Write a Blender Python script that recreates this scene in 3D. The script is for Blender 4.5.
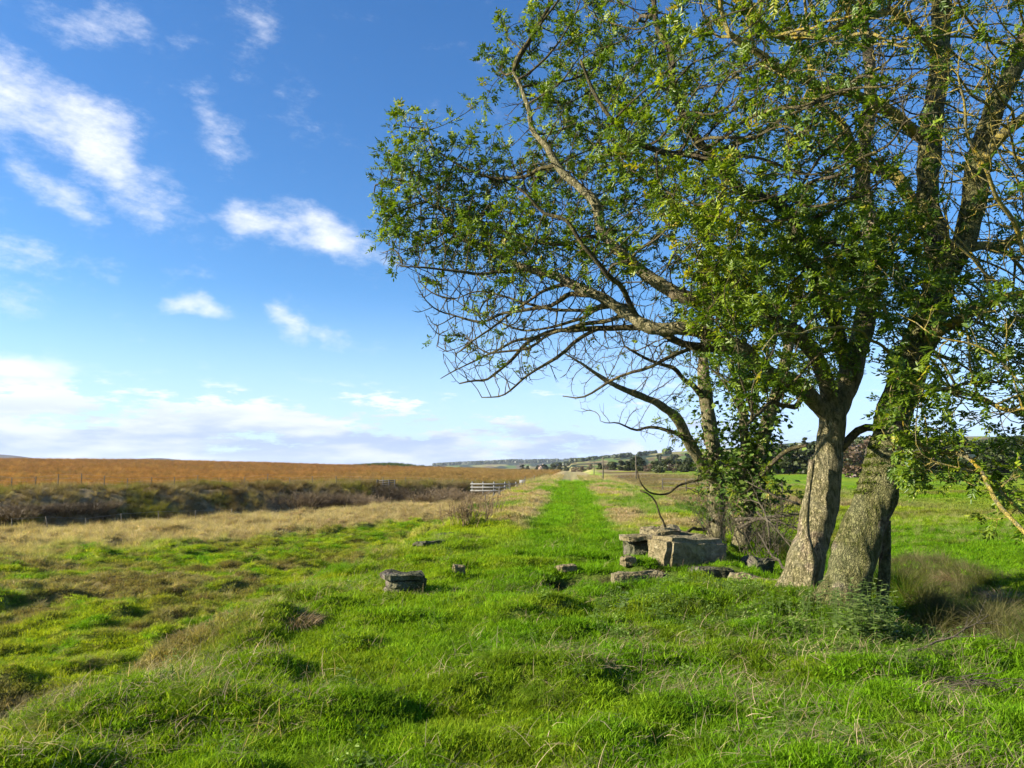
import bpy, bmesh, math, random
import numpy as np
from mathutils import Vector, Matrix, Euler
R = math.radians
random.seed(7)
rng = np.random.default_rng(11)
for o in list(bpy.data.objects): bpy.data.objects.remove(o)
scn = bpy.context.scene
COL = scn.collection

# ------------------------------------------------------------------ camera
FPX = 740.0; HZ = 467.0; CAMZ = 1.6
PITCH = math.atan((HZ-384)/FPX)
cam = bpy.data.cameras.new('camera'); camo = bpy.data.objects.new('camera', cam); COL.objects.link(camo)
camo.location = (0, 0, CAMZ); camo.rotation_euler = (math.pi/2+PITCH, 0, 0)
cam.sensor_width = 36; cam.lens = 36*FPX/1024; cam.clip_start = .05; cam.clip_end = 30000
scn.camera = camo

# ------------------------------------------------------------------ sun, sky, exposure
SUN_EL = 24.0
SUN_AZ = -100.0            # degrees from +Y, negative = left of the view
sd = Vector((math.sin(R(SUN_AZ))*math.cos(R(SUN_EL)), math.cos(R(SUN_AZ))*math.cos(R(SUN_EL)), math.sin(R(SUN_EL))))
sun = bpy.data.lights.new('sun', 'SUN'); suno = bpy.data.objects.new('sun', sun); COL.objects.link(suno)
sun.energy = 5.0; sun.angle = R(.53); sun.color = (1, .91, .76)
suno.rotation_euler = (-sd).to_track_quat('-Z', 'Y').to_euler(); suno.location = (0, 0, 30)
scn.view_settings.view_transform = 'Standard'; scn.view_settings.look = 'None'
scn.view_settings.gamma = 1; scn.view_settings.use_curve_mapping = False
scn.view_settings.exposure = 1.5
scn.cycles.max_bounces = 6; scn.cycles.transparent_max_bounces = 4
scn.cycles.use_denoising = True

w = bpy.data.worlds.new('World'); scn.world = w; w.use_nodes = True
nt = w.node_tree; nt.nodes.clear()
N = nt.nodes.new; LK = nt.links.new
def mth(op, a, b=None, c=None, clamp=False, tree=None):
    t = tree or nt
    n = t.nodes.new('ShaderNodeMath'); n.operation = op; n.use_clamp = clamp
    for i, v in enumerate((a, b, c)):
        if v is None: continue
        if hasattr(v, 'is_output') or hasattr(v, 'links'): t.links.new(v, n.inputs[i])
        else: n.inputs[i].default_value = v
    return n.outputs[0]
def smooth(v, a, b, lo=0, hi=1, tree=None):
    t = tree or nt
    n = t.nodes.new('ShaderNodeMapRange'); n.interpolation_type = 'SMOOTHSTEP'; t.links.new(v, n.inputs[0])
    n.inputs[1].default_value = a; n.inputs[2].default_value = b; n.inputs[3].default_value = lo; n.inputs[4].default_value = hi
    return n.outputs[0]
sky = N('ShaderNodeTexSky'); sky.sky_type = 'NISHITA'; sky.sun_disc = False
sky.sun_elevation = R(SUN_EL); sky.sun_rotation = R(SUN_AZ)
sky.air_density = 1.0; sky.dust_density = .35; sky.ozone_density = 2.2; sky.altitude = 150
tc = N('ShaderNodeTexCoord'); sp = N('ShaderNodeSeparateXYZ'); LK(tc.outputs['Generated'], sp.inputs[0])
az = mth('MULTIPLY', mth('ARCTAN2', sp.outputs[0], sp.outputs[1]), 57.2958)
el = mth('MULTIPLY', mth('ARCSINE', sp.outputs[2]), 57.2958)
cb = N('ShaderNodeCombineXYZ'); LK(az, cb.inputs[0]); LK(el, cb.inputs[1])
nz = N('ShaderNodeTexNoise'); nz.inputs['Scale'].default_value = .12; nz.inputs['Detail'].default_value = 4
LK(cb.outputs[0], nz.inputs['Vector'])
wv = N('ShaderNodeVectorMath'); wv.operation = 'MULTIPLY_ADD'; LK(nz.outputs['Color'], wv.inputs[0])
wv.inputs[1].default_value = (6, 6, 0); 
sb = N('ShaderNodeVectorMath'); sb.operation = 'SUBTRACT'; LK(cb.outputs[0], sb.inputs[0]); sb.inputs[1].default_value = (3, 3, 0)
LK(sb.outputs[0], wv.inputs[2])
def pix_ang(px, py):
    cx, cz = (px-512)/FPX, (384-py)/FPX
    X, Y, Z = cx, math.cos(PITCH)-cz*math.sin(PITCH), math.sin(PITCH)+cz*math.cos(PITCH)
    return math.degrees(math.atan2(X, Y)), math.degrees(math.atan2(Z, math.hypot(X, Y)))
# clouds of this sky: centre, half length, half width (degrees), tilt, strength
CL = [(90, 140, 9.0, 3.0, -34, 1.05), (20, 95, 6.5, 3.2, -34, 1.0), (60, 195, 3.6, 1.6, -30, .75), (112, 32, 4.6, 2.0, 0, .62), (215, 125, 3.4, 1.8, -40, .62),
      (250, 18, 3, 2.6, -60, .5), (262, 212, 3.2, 1.7, -10, .9), (318, 232, 5.2, 2.0, -16, 1.05), (372, 248, 2.5, 1.3, -16, .7), (200, 309, 2.7, .95, -12, 1.0),
      (292, 330, 2.2, 1.3, -22, .95), (325, 338, 2.3, .9, -10, .75), (25, 366, 4.6, 1.5, -3, 1.2), (120, 258, 3, 1.6, 0, .3), (385, 400, 3, 1.0, 0, .3), (300, 100, 4, 3, -20, .2),
      (560, 390, 5, 1.4, 0, .3), (1100, 300, 8, 3, 10, .8), (-150, 200, 12, 4, -20, .9)]
tot = None
for (px, py, a, b, t, s) in CL:
    ca, ce = pix_ang(px, py)
    mp = N('ShaderNodeMapping'); mp.vector_type = 'TEXTURE'; LK(wv.outputs[0], mp.inputs[0])
    mp.inputs['Location'].default_value = (ca, ce, 0); mp.inputs['Rotation'].default_value = (0, 0, R(t)); mp.inputs['Scale'].default_value = (a, b, 1)
    ln = N('ShaderNodeVectorMath'); ln.operation = 'LENGTH'; LK(mp.outputs[0], ln.inputs[0])
    v = smooth(ln.outputs['Value'], 1.35, .0, 0, s)
    tot = v if tot is None else mth('MAXIMUM', tot, v)
n2 = N('ShaderNodeTexNoise'); n2.inputs['Scale'].default_value = .42; n2.inputs['Detail'].default_value = 9; n2.inputs['Roughness'].default_value = .68
mp2 = N('ShaderNodeMapping'); mp2.inputs['Scale'].default_value = (.62, 1.25, 1); mp2.inputs['Rotation'].default_value = (0, 0, R(22)); LK(cb.outputs[0], mp2.inputs[0]); LK(mp2.outputs[0], n2.inputs['Vector'])
cl = smooth(mth('ADD', mth('MULTIPLY', tot, .9), mth('MULTIPLY', mth('SUBTRACT', n2.outputs[0], .5), 1.9)), .12, 1.28)
# bank of cloud above the horizon
mp3 = N('ShaderNodeMapping'); mp3.inputs['Scale'].default_value = (.13, .50, 1); LK(cb.outputs[0], mp3.inputs[0])
n3 = N('ShaderNodeTexNoise'); n3.inputs['Scale'].default_value = 1; n3.inputs['Detail'].default_value = 12; n3.inputs['Roughness'].default_value = .68; LK(mp3.outputs[0], n3.inputs['Vector'])
bank_top = smooth(mth('ADD', el, mth('MULTIPLY', az, .085)), 6.4, -.6)
bank = smooth(mth('ADD', bank_top, mth('MULTIPLY', mth('SUBTRACT', n3.outputs[0], .5), 5.6)), .30, .78)
bank = mth('MULTIPLY', bank, smooth(el, 7.2, 4.6))
bank = mth('MULTIPLY', bank, smooth(az, 26, -4, .75, .97))
cover = mth('MAXIMUM', mth('MULTIPLY', cl, .9), bank)
# cloud tone: white with grey-blue bellies
gy = N('ShaderNodeTexNoise'); gy.inputs['Scale'].default_value = .30; gy.inputs['Detail'].default_value = 7
mp4 = N('ShaderNodeMapping'); mp4.inputs['Scale'].default_value = (.45, 1.9, 1); mp4.inputs['Location'].default_value = (3, 9, 0); LK(cb.outputs[0], mp4.inputs[0]); LK(mp4.outputs[0], gy.inputs['Vector'])
belly = mth('MULTIPLY', smooth(el, 6.3, 1.8), smooth(gy.outputs[0], .34, .58, .35, 1))
cc = N('ShaderNodeMix'); cc.data_type = 'RGBA'; LK(belly, cc.inputs[0])
cc.inputs[6].default_value = (6.1, 6.3, 6.8, 1); cc.inputs[7].default_value = (2.85, 3.6, 5.1, 1)
hs = N('ShaderNodeHueSaturation'); hs.inputs['Saturation'].default_value = 1.22; hs.inputs['Hue'].default_value = .503; LK(sky.outputs[0], hs.inputs['Color'])
mx = N('ShaderNodeMix'); mx.data_type = 'RGBA'; LK(cover, mx.inputs[0]); tn = N('ShaderNodeVectorMath'); tn.operation = 'MULTIPLY'; LK(hs.outputs[0], tn.inputs[0]); tn.inputs[1].default_value = (.78, 1.0, 1.17)
low = N('ShaderNodeMix'); low.data_type = 'RGBA'; LK(smooth(el, 14, 0, 0, .85), low.inputs[0]); LK(tn.outputs[0], low.inputs[6]); low.inputs[7].default_value = (3.8, 5.1, 7.9, 1); LK(low.outputs[2], mx.inputs[6]); LK(cc.outputs[2], mx.inputs[7])
bg = N('ShaderNodeBackground'); bg.inputs[1].default_value = .066; LK(mx.outputs[2], bg.inputs[0])
wo = N('ShaderNodeOutputWorld'); LK(bg.outputs[0], wo.inputs[0])

# ------------------------------------------------------------------ noise
def _h(ix, iy, iz, seed):
    n = (ix.astype(np.int64)*374761393 + iy.astype(np.int64)*668265263 + iz.astype(np.int64)*1274126177 + seed*974711) & 0xffffffff
    n = ((n ^ (n >> 13))*1274126177) & 0xffffffff
    n = ((n ^ (n >> 16))*2246822519) & 0xffffffff
    return ((n ^ (n >> 15)) & 0xffffff)/float(0xffffff)
def noise(x, y, z=None, seed=0):
    x = np.asarray(x, float); y = np.asarray(y, float)
    ix = np.floor(x); iy = np.floor(y); fx = x-ix; fy = y-iy
    fx = fx*fx*(3-2*fx); fy = fy*fy*(3-2*fy)
    if z is None:
        k = np.zeros_like(ix)
        a = _h(ix, iy, k, seed); b = _h(ix+1, iy, k, seed); c = _h(ix, iy+1, k, seed); d = _h(ix+1, iy+1, k, seed)
        return (a*(1-fx)+b*fx)*(1-fy)+(c*(1-fx)+d*fx)*fy
    z = np.asarray(z, float); iz = np.floor(z); fz = z-iz; fz = fz*fz*(3-2*fz)
    o = 0
    for dz, wz in ((0, 1-fz), (1, fz)):
        a = _h(ix, iy, iz+dz, seed); b = _h(ix+1, iy, iz+dz, seed); c = _h(ix, iy+1, iz+dz, seed); d = _h(ix+1, iy+1, iz+dz, seed)
        o = o+wz*((a*(1-fx)+b*fx)*(1-fy)+(c*(1-fx)+d*fx)*fy)
    return o
def fbm(x, y, seed=0, octs=4):
    s = 0; a = .5; t = 0
    for i in range(octs):
        s = s+a*noise(x*2**i+i*17.3, y*2**i-i*9.1, seed=seed+i); t += a; a *= .5
    return s/t
def ss(v, a, b):
    t = np.clip((np.asarray(v, float)-a)/(b-a), 0, 1); return t*t*(3-2*t)
def mixc(c, d, t):
    t = np.asarray(t)[..., None]; return c*(1-t)+np.asarray(d)*t

# ------------------------------------------------------------------ the lie of the land
SX = [-400, -120, -60, -31, -15, -4, 10, 60, 400]; SY = [-60, 8, 27, 46, 66, 96, 135, 210, 500]
def f_stream(x, y): return y-np.interp(x, SX, SY)+4*(fbm(x/14, y/14, 5, 2)-.5)
def U(x, y): return x-.078*y-.1
def H(x, y, fine=True):
    x = np.asarray(x, float); y = np.asarray(y, float)
    d = np.hypot(x, y); u = U(x, y); wob = 1.2*(fbm(x/7, y/7, 3, 2)-.5)
    near = 1-ss(y, 260, 420)
    crest_l = ss(u+.7*wob, -7.2, -3.0); crest_r = ss(-(u+.6*wob), -6.9, -3.5)
    # left lowland, stream, far bank, moor
    s = f_stream(x, y)*.72
    low = -2.1+.30*(fbm(x/9, y/9, 21, 3)-.5)
    low = low-.25*ss(s, -12, -3)-.7*ss(s, -3.5, -.5)
    hb = np.interp(x, [-31, -15, -4, 20], [-.30, -.45, -1.15, -1.4])
    bank = ss(s+2.4*(fbm(x/3.5, y/3.5, 8, 3)-.5), 0, 8.5)
    ridge = np.interp(x, [-900, -185, -120, -60, -20], [5.6, 5.3, 3.7, 1.3, .8])*ss(d, 60, 470)**.8
    ridge = ridge+1.15*np.exp(-(((x+64)/16)**2+((y-400)/50)**2))*1.9
    moor = hb+ridge+.5*(fbm(x/30, y/30, 31, 3)-.5)*ss(d, 70, 120)
    moor = moor*(1-ss(d, 520, 900))+(-2)*ss(d, 520, 900)
    left = low*(1-bank)+moor*bank
    # right: ditch then rising field
    field = -.95+.016*np.clip(x-9, 0, 80)+.008*np.clip(y-15, 0, 300)+.35*(fbm(x/12, y/12, 41, 2)-.5)
    field = np.minimum(field, .9)
    ditch = -.95*np.exp(-((u-7.4)/1.7)**2)*(1-ss(y, 30, 60))
    right = field+ditch
    side = np.where(u < 0, left, right)
    k = np.where(u < 0, crest_l, crest_r)*near
    z = side*(1-k)+0.0*k
    # far hills
    azd = np.degrees(np.arctan2(x, y))
    hill = 26*np.exp(-((azd-1.5)/7.5)**2)*(.85+.3*noise(azd/1.3, azd*0, seed=3))+50*np.exp(-((azd+35)/4)**2)+39*np.exp(-((azd+25.5)/3.2)**2)
    z = z+hill*ss(d, 1500, 3400)
    h2 = np.interp(azd, [1, 4, 7, 10, 14, 20, 30, 45, 60], [0, 7, 14, 20, 27, 36, 42, 40, 30])+1.5*(noise(azd*.9, azd*0, seed=77)-.5)
    z = z+h2*ss(d, 330, 1250)*(azd > 0)*(1-.0*d)
    z = z-30*ss(d, 3700, 5200)
    if fine:
        nf = 1-ss(d, 60, 140)
        on_path = np.exp(-(u/1.1)**2)*ss(y, 12, 20)
        rough = (.75+.35*ss(-u, 2.6, 4.5))*(1-.75*on_path)
        t1 = np.maximum(0, noise(x/.50+3, y/.50, seed=61)-.48)*.50
        t2 = np.maximum(0, noise(x/1.25, y/1.25+7, seed=63)-.48)*.62
        t3 = (noise(x/.21, y/.21, seed=65)-.5)*.035
        z = z+nf*(rough*(t1*.85+t2*(.30+.70*ss(-u, 2.6, 4.5)))*ss(d, 2.0, 5)+t3+.10*(fbm(x/2.6, y/2.6, 67, 2)-.5))
        # two faint wheel lines along the green path
        z = z-.09*np.exp(-((u-.05)/.16)**2)*ss(y, 14, 22)*near+.16*np.exp(-((u+1.75)/.5)**2)*ss(y, 15, 20)*near*(.4+noise(x/2, y/2, seed=9))
        # sunk mouth of the old culvert between the stones
        q = np.exp(-(((x-1.12)/.60)**4+((y-10.85)/.72)**4))*.46+np.exp(-(((x-2.7)/1.25)**4+((y-11.15)/.50)**4))*.34
        q = q+.5*np.exp(-(((x-4.3)/.6)**2+((y-12.9)/1.3)**2))
        z = z-q+.04*np.exp(-(((x-2.6)/1.3)**2+((y-9.9)/.8)**2))
        z = z-.35*1.6*np.exp(-(((x-4.75)/.6)**2+((y-7.9)/.8)**2))
    return z
def G(x, y): return float(H(np.array([x]), np.array([y]))[0])
def ray(px, py):
    cx, cz = (px-512)/FPX, (384-py)/FPX
    return Vector((cx, math.cos(PITCH)-cz*math.sin(PITCH), math.sin(PITCH)+cz*math.cos(PITCH)))
def P(px, py, d):
    v = ray(px, py); v = v*(d/v.y); return Vector((v.x, v.y, v.z+CAMZ))
def hit(px, py):          # where a sight line of the survey meets the ground
    v = ray(px, py); v = v/v.y
    t = 2.2*1.006**np.arange(1100)
    z = CAMZ+v.z*t; h = H(v.x*t, t)
    i = np.argmax(z < h); t0 = t[i] if z[i] < h[i] else 300
    return Vector((v.x*t0, t0, G(v.x*t0, t0)))

# ------------------------------------------------------------------ colour of the ground cover (what grows where)
GREEN = np.array((.132, .262, .008)); YGREEN = np.array((.27, .33, .016)); OLIVE = np.array((.20, .195, .034)); TAN = np.array((.36, .28, .15)); STRAW = np.array((.45, .37, .20))
BROWN = np.array((.145, .095, .042)); MOOR = np.array((.25, .125, .040)); HEATH = np.array((.125, .088, .036)); DGREEN = np.array((.07, .14, .008))
def cover_col(x, y):
    d = np.hypot(x, y); u = U(x, y)+.5*(fbm(x/1.6, y/3.0, 99, 3)-.5); fs = f_stream(x, y); s = fs*.72
    n1 = fbm(x/1.7, y/1.7, 101, 4); n2 = fbm(x/.5, y/.5, 103, 3); n3 = fbm(x/8, y/8, 105, 4); n4 = fbm(x/26, y/26, 107, 4)
    c = np.zeros(x.shape+(3,))+GREEN
    c = mixc(c, YGREEN, ss(n1*.6+n2*.4, .46, .66)*.6)
    c = mixc(c, YGREEN, ss(-u, .5, 2.5)*.35)
    c = mixc(c, DGREEN, ss(n2, .56, .72)*.5)
    # rough ground left of the crest
    rl = ss(-u, 2.9, 3.9)
    rough = mixc(mixc(np.zeros(c.shape)+YGREEN*1.05, GREEN*1.05, ss(n2, .42, .6)), OLIVE*1.1, ss(n1, .46, .58)*.65)
    rough = mixc(rough, TAN*.8, ss(n1*.5+n3*.5, .53, .64)*.75); rough = mixc(rough, BROWN, ss(n2*.6+n1*.4, .56, .66)*.65)
    c = mixc(c, rough, rl*.9)
    # rough margins of the path
    mg = ss(np.abs(u+.05), .9, 1.35)*ss(y, 13, 22)
    marg = mixc(mixc(np.zeros(c.shape)+YGREEN*1.15, TAN*1.15, ss(n1, .34, .52)), GREEN, ss(fbm(x/2.5, y/5, 109, 2), .52, .64)*.9)
    c = mixc(c, marg, mg*(1-ss(np.abs(u), 7, 9)))
    c = mixc(c, GREEN*1.12, (1-ss(np.abs(u+.05), 1.0, 1.5))*ss(y, 14, 20)*(1-ss(y, 75, 100))*(.35+.5*ss(n3, .4, .6)))
    c = mixc(c, OLIVE*1.1, np.exp(-((u-.05)/.2)**2)*ss(y, 14, 22)*.5)
    c = mixc(c, TAN*.95, (np.abs(u) < 4)*ss(y, 85, 105)*.8)
    # tan band of dead grass before the stream
    wdt = np.interp(x, [-40, -31, -8, 0], [15, 18, 38, 46])
    tb = ss(fs+5*(n3-.5)+5*(n1-.5), -wdt-4, -wdt+3)*(u < -3.2)*(x < 30)
    tan = mixc(np.zeros(c.shape)+STRAW*1.1, TAN*1.0, ss(n1, .4, .6)); tan = mixc(tan, BROWN*1.3, ss(n2*.5+n3*.5, .54, .64)*.7)
    c = mixc(c, tan, tb*ss(-u, 3.2, 4.8))
    # stream, bank, heath strip and moor
    bk = ss(s, -4.5, -1.5)*(u < -3.5)
    bankc = mixc(mixc(np.zeros(c.shape)+HEATH, OLIVE*.9, ss(n1, .44, .56)*.9), TAN*.7, ss(fbm(x/3, y/2.2, 111, 4), .47, .60)*.8)
    bankc = mixc(bankc, BROWN*.85, ss(s, 1.5, -2.5)*.85)
    c = mixc(c, bankc, bk)
    st = ss(s, 9, 11)*(u < -3.5); c = mixc(c, mixc(np.zeros(c.shape)+OLIVE*.85, TAN*.6, ss(n1, .45, .6)), st)
    mr = ss(s+3*(n3-.5), 12.5, 15)*(u < -3.2)
    strat = fbm(x/70, y/9, 113, 4)
    moor = mixc(mixc(np.zeros(c.shape)+MOOR, MOOR*np.array((1.35, 1.45, 1.45)), ss(strat, .45, .62)*.8), HEATH*1.6, ss(fbm(x/35, y/6, 117, 4), .56, .68)*.6)
    moor = mixc(moor, MOOR*.7, ss(d, 200, 430)*.35); moor = mixc(moor, np.array((.055, .085, .02)), ss(np.exp(-(((x+64)/19)**2+((y-395)/42)**2)), .35, .5))
    moor = mixc(moor, np.array((.26, .19, .07)), ss(x, -50, -10)*.6)
    c = mixc(c, moor, mr)
    # right hand ditch and field
    dt = ss(u+1.0*(n1-.5), 4.0, 5.4)*(1-ss(y, 26, 40)); dc = mixc(mixc(np.zeros(c.shape)+DGREEN*.9, OLIVE*.6, ss(n1, .46, .60)), TAN*.6, ss(n2, .60, .72)*.5)
    c = mixc(c, dc, dt*(1-ss(u+n1, 8.8, 10.2)))
    fr = ss(u+n1, 8.6, 10.2); fc = mixc(mixc(np.zeros(c.shape)+GREEN*.95, YGREEN, ss(n3, .42, .62)*.45), BROWN*1.1, ss(fbm(x/9, y/4, 121, 3), .66, .76)*.5)
    c = mixc(c, fc, fr)
    mid = ss(u, 5, 8)*ss(y, 30, 42); mc = mixc(mixc(np.zeros(c.shape)+TAN*.7, YGREEN, ss(fbm(x/14, y/6, 123, 3), .45, .58)), BROWN*.8, np.maximum(ss(fbm(x/30, y/7, 125, 3), .50, .6)*.9, ss(y, 65, 80)*(1-ss(y, 120, 150))*.85))
    c = mixc(c, mc, mid*(1-.85*ss(u, 13, 24)))
    # far country: fields, hedges, woods
    azd = np.degrees(np.arctan2(x, y)); far = ss(d, 330, 520)*(azd > -7)
    cell = noise(azd*.75, np.log(d)*4.5, seed=131); cell2 = noise(azd*1.7+9, np.log(d)*7, seed=133)
    fcx = mixc(np.zeros(c.shape)+np.array((.10, .155, .035)), np.array((.23, .21, .08)), ss(cell, .42, .5)); fcx = mixc(fcx, np.array((.13, .085, .05)), ss(cell2, .6, .66)*.8)
    fcx = mixc(fcx, np.array((.022, .038, .02)), ss(noise(azd*1.1+3, np.log(d)*8, seed=137)+.25*ss(d, 1500, 3200), .56, .62))
    c = mixc(c, fcx, far)
    c = mixc(c, np.array((.07, .06, .055)), ss(d, 900, 1600)*(azd < -7))
    # bare earth at the near left corner
    c = mixc(c, np.array((.34, .19, .09)), ss(np.exp(-(((x+2.95)/.34)**2+((y-4.22)/.26)**2)), .3, .8))
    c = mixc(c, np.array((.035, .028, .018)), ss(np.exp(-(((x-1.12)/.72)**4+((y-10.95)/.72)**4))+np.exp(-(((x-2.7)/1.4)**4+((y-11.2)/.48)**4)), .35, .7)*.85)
    return np.clip(c, 0, 1)

# ------------------------------------------------------------------ mesh helpers
def mesh_np(name, v, faces_flat, loop_tot, mat, parent=None, smooth_=False, attrs=None, link=True):
    me = bpy.data.meshes.new(name); v = np.asarray(v, np.float32); nf = len(loop_tot)
    me.vertices.add(len(v)); me.vertices.foreach_set('co', v.ravel())
    me.loops.add(len(faces_flat)); me.loops.foreach_set('vertex_index', np.asarray(faces_flat, np.int32))
    me.polygons.add(nf); lt = np.asarray(loop_tot, np.int32); ls = np.concatenate(([0], np.cumsum(lt)[:-1])).astype(np.int32)
    me.polygons.foreach_set('loop_start', ls); me.polygons.foreach_set('loop_total', lt)
    if smooth_: me.polygons.foreach_set('use_smooth', np.ones(nf, bool))
    for (an, ty, dat) in (attrs or []):
        at = me.attributes.new(an, ty, 'POINT')
        key = {'FLOAT': 'value', 'FLOAT_COLOR': 'color', 'FLOAT_VECTOR': 'vector', 'INT': 'value'}[ty]
        at.data.foreach_set(key, np.ascontiguousarray(dat).ravel())
    me.update(); me.validate()
    if mat: me.materials.append(mat)
    o = bpy.data.objects.new(name, me)
    if link: COL.objects.link(o)
    if parent: o.parent = parent
    return o
def tag(o, label=None, cat=None, group=None, kind=None):
    if label: o['label'] = label
    if cat: o['category'] = cat
    if group: o['group'] = group
    if kind: o['kind'] = kind
    return o
def empty(name, loc=(0, 0, 0), rz=0):
    o = bpy.data.objects.new(name, None); COL.objects.link(o); o.location = loc; o.rotation_euler = (0, 0, rz); o.empty_display_size = .2
    return o
class MB:
    """collects quads/tris and tubes"""
    def __init__(s): s.v = []; s.f = []; s.t = []; s.n = 0; s.a = []
    def add(s, v, faces, k, a=None):        # faces (n,k) array
        v = np.asarray(v, np.float32); faces = np.asarray(faces)
        s.v.append(v); s.f.append((faces+s.n).ravel()); s.t.append(np.full(len(faces), k)); s.n += len(v)
        s.a.append(np.full(len(v), .5) if a is None else np.broadcast_to(a, (len(v),)))
    def tube(s, pts, rad, n=6, a=None, rough=0, seed=0):
        pts = np.asarray(pts, float); rad = np.asarray(rad, float); m = len(pts)
        tg = np.gradient(pts, axis=0); tg /= np.linalg.norm(tg, axis=1)[:, None]+1e-9
        ref = np.array((0, 1., 0)) if abs(tg[0][1]) < .8 else np.array((1., 0, 0))
        e1 = np.cross(tg, ref); e1 /= np.linalg.norm(e1, axis=1)[:, None]+1e-9; e2 = np.cross(tg, e1)
        th = np.arange(n)*2*math.pi/n
        rr = np.repeat(rad[:, None], n, 1)
        ring = e1[:, None]*np.cos(th)[None, :, None]+e2[:, None]*np.sin(th)[None, :, None]
        if rough:
            q = pts[:, None]+ring*rr[..., None]
            rr = rr*(1+rough*((noise(q[..., 0]*5, q[..., 1]*5, q[..., 2]*2.2, seed)-.5)*1.3+(noise(q[..., 0]*16, q[..., 1]*16, q[..., 2]*6, seed+5)-.5)*.6))
        v = (pts[:, None]+ring*rr[..., None]).reshape(-1, 3)
        i = np.arange(m-1)[:, None]*n; j = np.arange(n)[None]; j2 = (j+1) % n
        f = np.stack([i+j, i+j2, i+n+j2, i+n+j], -1).reshape(-1, 4)
        s.add(v, f, 4, a)
        if n > 4:
            s.f.append(np.arange((m-1)*n, m*n)+s.n-len(v)); s.t.append(np.array([n]))
            s.f.append(np.arange(0, n)[::-1]+s.n-len(v)); s.t.append(np.array([n]))
    def box(s, c, size, rot=0, a=None):
        c = np.asarray(c, float); h = np.asarray(size, float)/2
        v = np.array([(x, y, z) for x in (-1, 1) for y in (-1, 1) for z in (-1, 1)])*h
        cs, sn = math.cos(rot), math.sin(rot); v = np.c_[v[:, 0]*cs-v[:, 1]*sn, v[:, 0]*sn+v[:, 1]*cs, v[:, 2]]+c
        s.add(v, [(0, 1, 3, 2), (4, 6, 7, 5), (0, 4, 5, 1), (2, 3, 7, 6), (0, 2, 6, 4), (1, 5, 7, 3)], 4, a)
    def build(s, name, mat, parent=None, smooth_=False, link=True, extra=None):
        at = [('bv', 'FLOAT', np.concatenate(s.a).astype(np.float32))]
        if extra: at += extra
        return mesh_np(name, np.concatenate(s.v), np.concatenate(s.f), np.concatenate(s.t), mat, parent, smooth_, at, link)

# ------------------------------------------------------------------ materials
def new_mat(name):
    m = bpy.data.materials.new(name); m.use_nodes = True; m.node_tree.nodes.clear(); return m, m.node_tree
def ramp(t, fac, stops):
    r = t.nodes.new('ShaderNodeValToRGB'); e = r.color_ramp.elements
    while len(e) < len(stops): e.new(.5)
    for k, (p, c) in enumerate(stops): e[k].position = p; e[k].color = tuple(c)+(1,)
    t.links.new(fac, r.inputs[0]); return r.outputs[0]
def attr(t, name, ty='GEOMETRY'):
    a = t.nodes.new('ShaderNodeAttribute'); a.attribute_name = name; a.attribute_type = ty; return a
def leaf_shader(t, color, transl=.35, rough=.55, spec=.3, tcol=(1.25, 1.25, .5)):
    p = t.nodes.new('ShaderNodeBsdfPrincipled'); t.links.new(color, p.inputs['Base Color']); p.inputs['Roughness'].default_value = rough
    p.inputs['Specular IOR Level'].default_value = spec
    tr = t.nodes.new('ShaderNodeBsdfTranslucent'); m = t.nodes.new('ShaderNodeMix'); m.data_type = 'RGBA'; m.blend_type = 'MULTIPLY'; m.inputs[0].default_value = 1
    t.links.new(color, m.inputs[6]); m.inputs[7].default_value = tcol+(1,); t.links.new(m.outputs[2], tr.inputs[0])
    x = t.nodes.new('ShaderNodeMixShader'); x.inputs[0].default_value = transl; t.links.new(p.outputs[0], x.inputs[1]); t.links.new(tr.outputs[0], x.inputs[2])
    o = t.nodes.new('ShaderNodeOutputMaterial'); t.links.new(x.outputs[0], o.inputs[0])
def mul(t, a, b):
    m = t.nodes.new('ShaderNodeVectorMath'); m.operation = 'MULTIPLY'
    for i, v in enumerate((a, b)):
        if hasattr(v, 'links'): t.links.new(v, m.inputs[i])
        else: m.inputs[i].default_value = v
    return m.outputs[0]
# grass: tint of the plant x variation of the blade
gm, t = new_mat('grass'); bvr = ramp(t, attr(t, 'bv').outputs['Fac'], [(0, (.62, .70, .55)), (.55, (1.0, 1.0, 1.0)), (.85, (1.35, 1.22, 1.3)), (1, (2.1, 1.75, 2.6))])
leaf_shader(t, mul(t, attr(t, 'tint', 'INSTANCER').outputs['Color'], bvr), .40, .6, .05)
GRASS = gm
def leaf_mat(name, stops, transl=.35, spec=.4, rough=.45):
    m, t = new_mat(name); leaf_shader(t, ramp(t, attr(t, 'bv').outputs['Fac'], stops), transl, rough, spec); return m
LEAF = leaf_mat('ash_leaf', [(0, (.035, .075, .008)), (.35, (.085, .15, .010)), (.7, (.20, .27, .014)), (.93, (.36, .37, .02)), (1, (.38, .29, .04))], .42, .5)
IVY = leaf_mat('ivy_leaf', [(0, (.03, .065, .012)), (.5, (.07, .13, .02)), (1, (.16, .22, .04))], .25, .08, .6)
NETTLE = leaf_mat('nettle_leaf', [(0, (.07, .12, .03)), (.5, (.13, .20, .045)), (1, (.24, .30, .10))], .35, .15)
WOODL = leaf_mat('far_foliage', [(0, (.035, .05, .016)), (.5, (.06, .075, .022)), (1, (.105, .11, .035))], .2)
WOODD = leaf_mat('dark_foliage', [(0, (.026, .038, .014)), (.5, (.045, .062, .02)), (1, (.085, .10, .032))], .15)
WOODB = leaf_mat('brown_foliage', [(0, (.07, .048, .03)), (.5, (.11, .075, .045)), (1, (.17, .12, .07))], .15)
HEA = leaf_mat('heath_twigs', [(0, (.075, .05, .02)), (.5, (.15, .10, .04)), (1, (.27, .19, .09))], .15)
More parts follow.
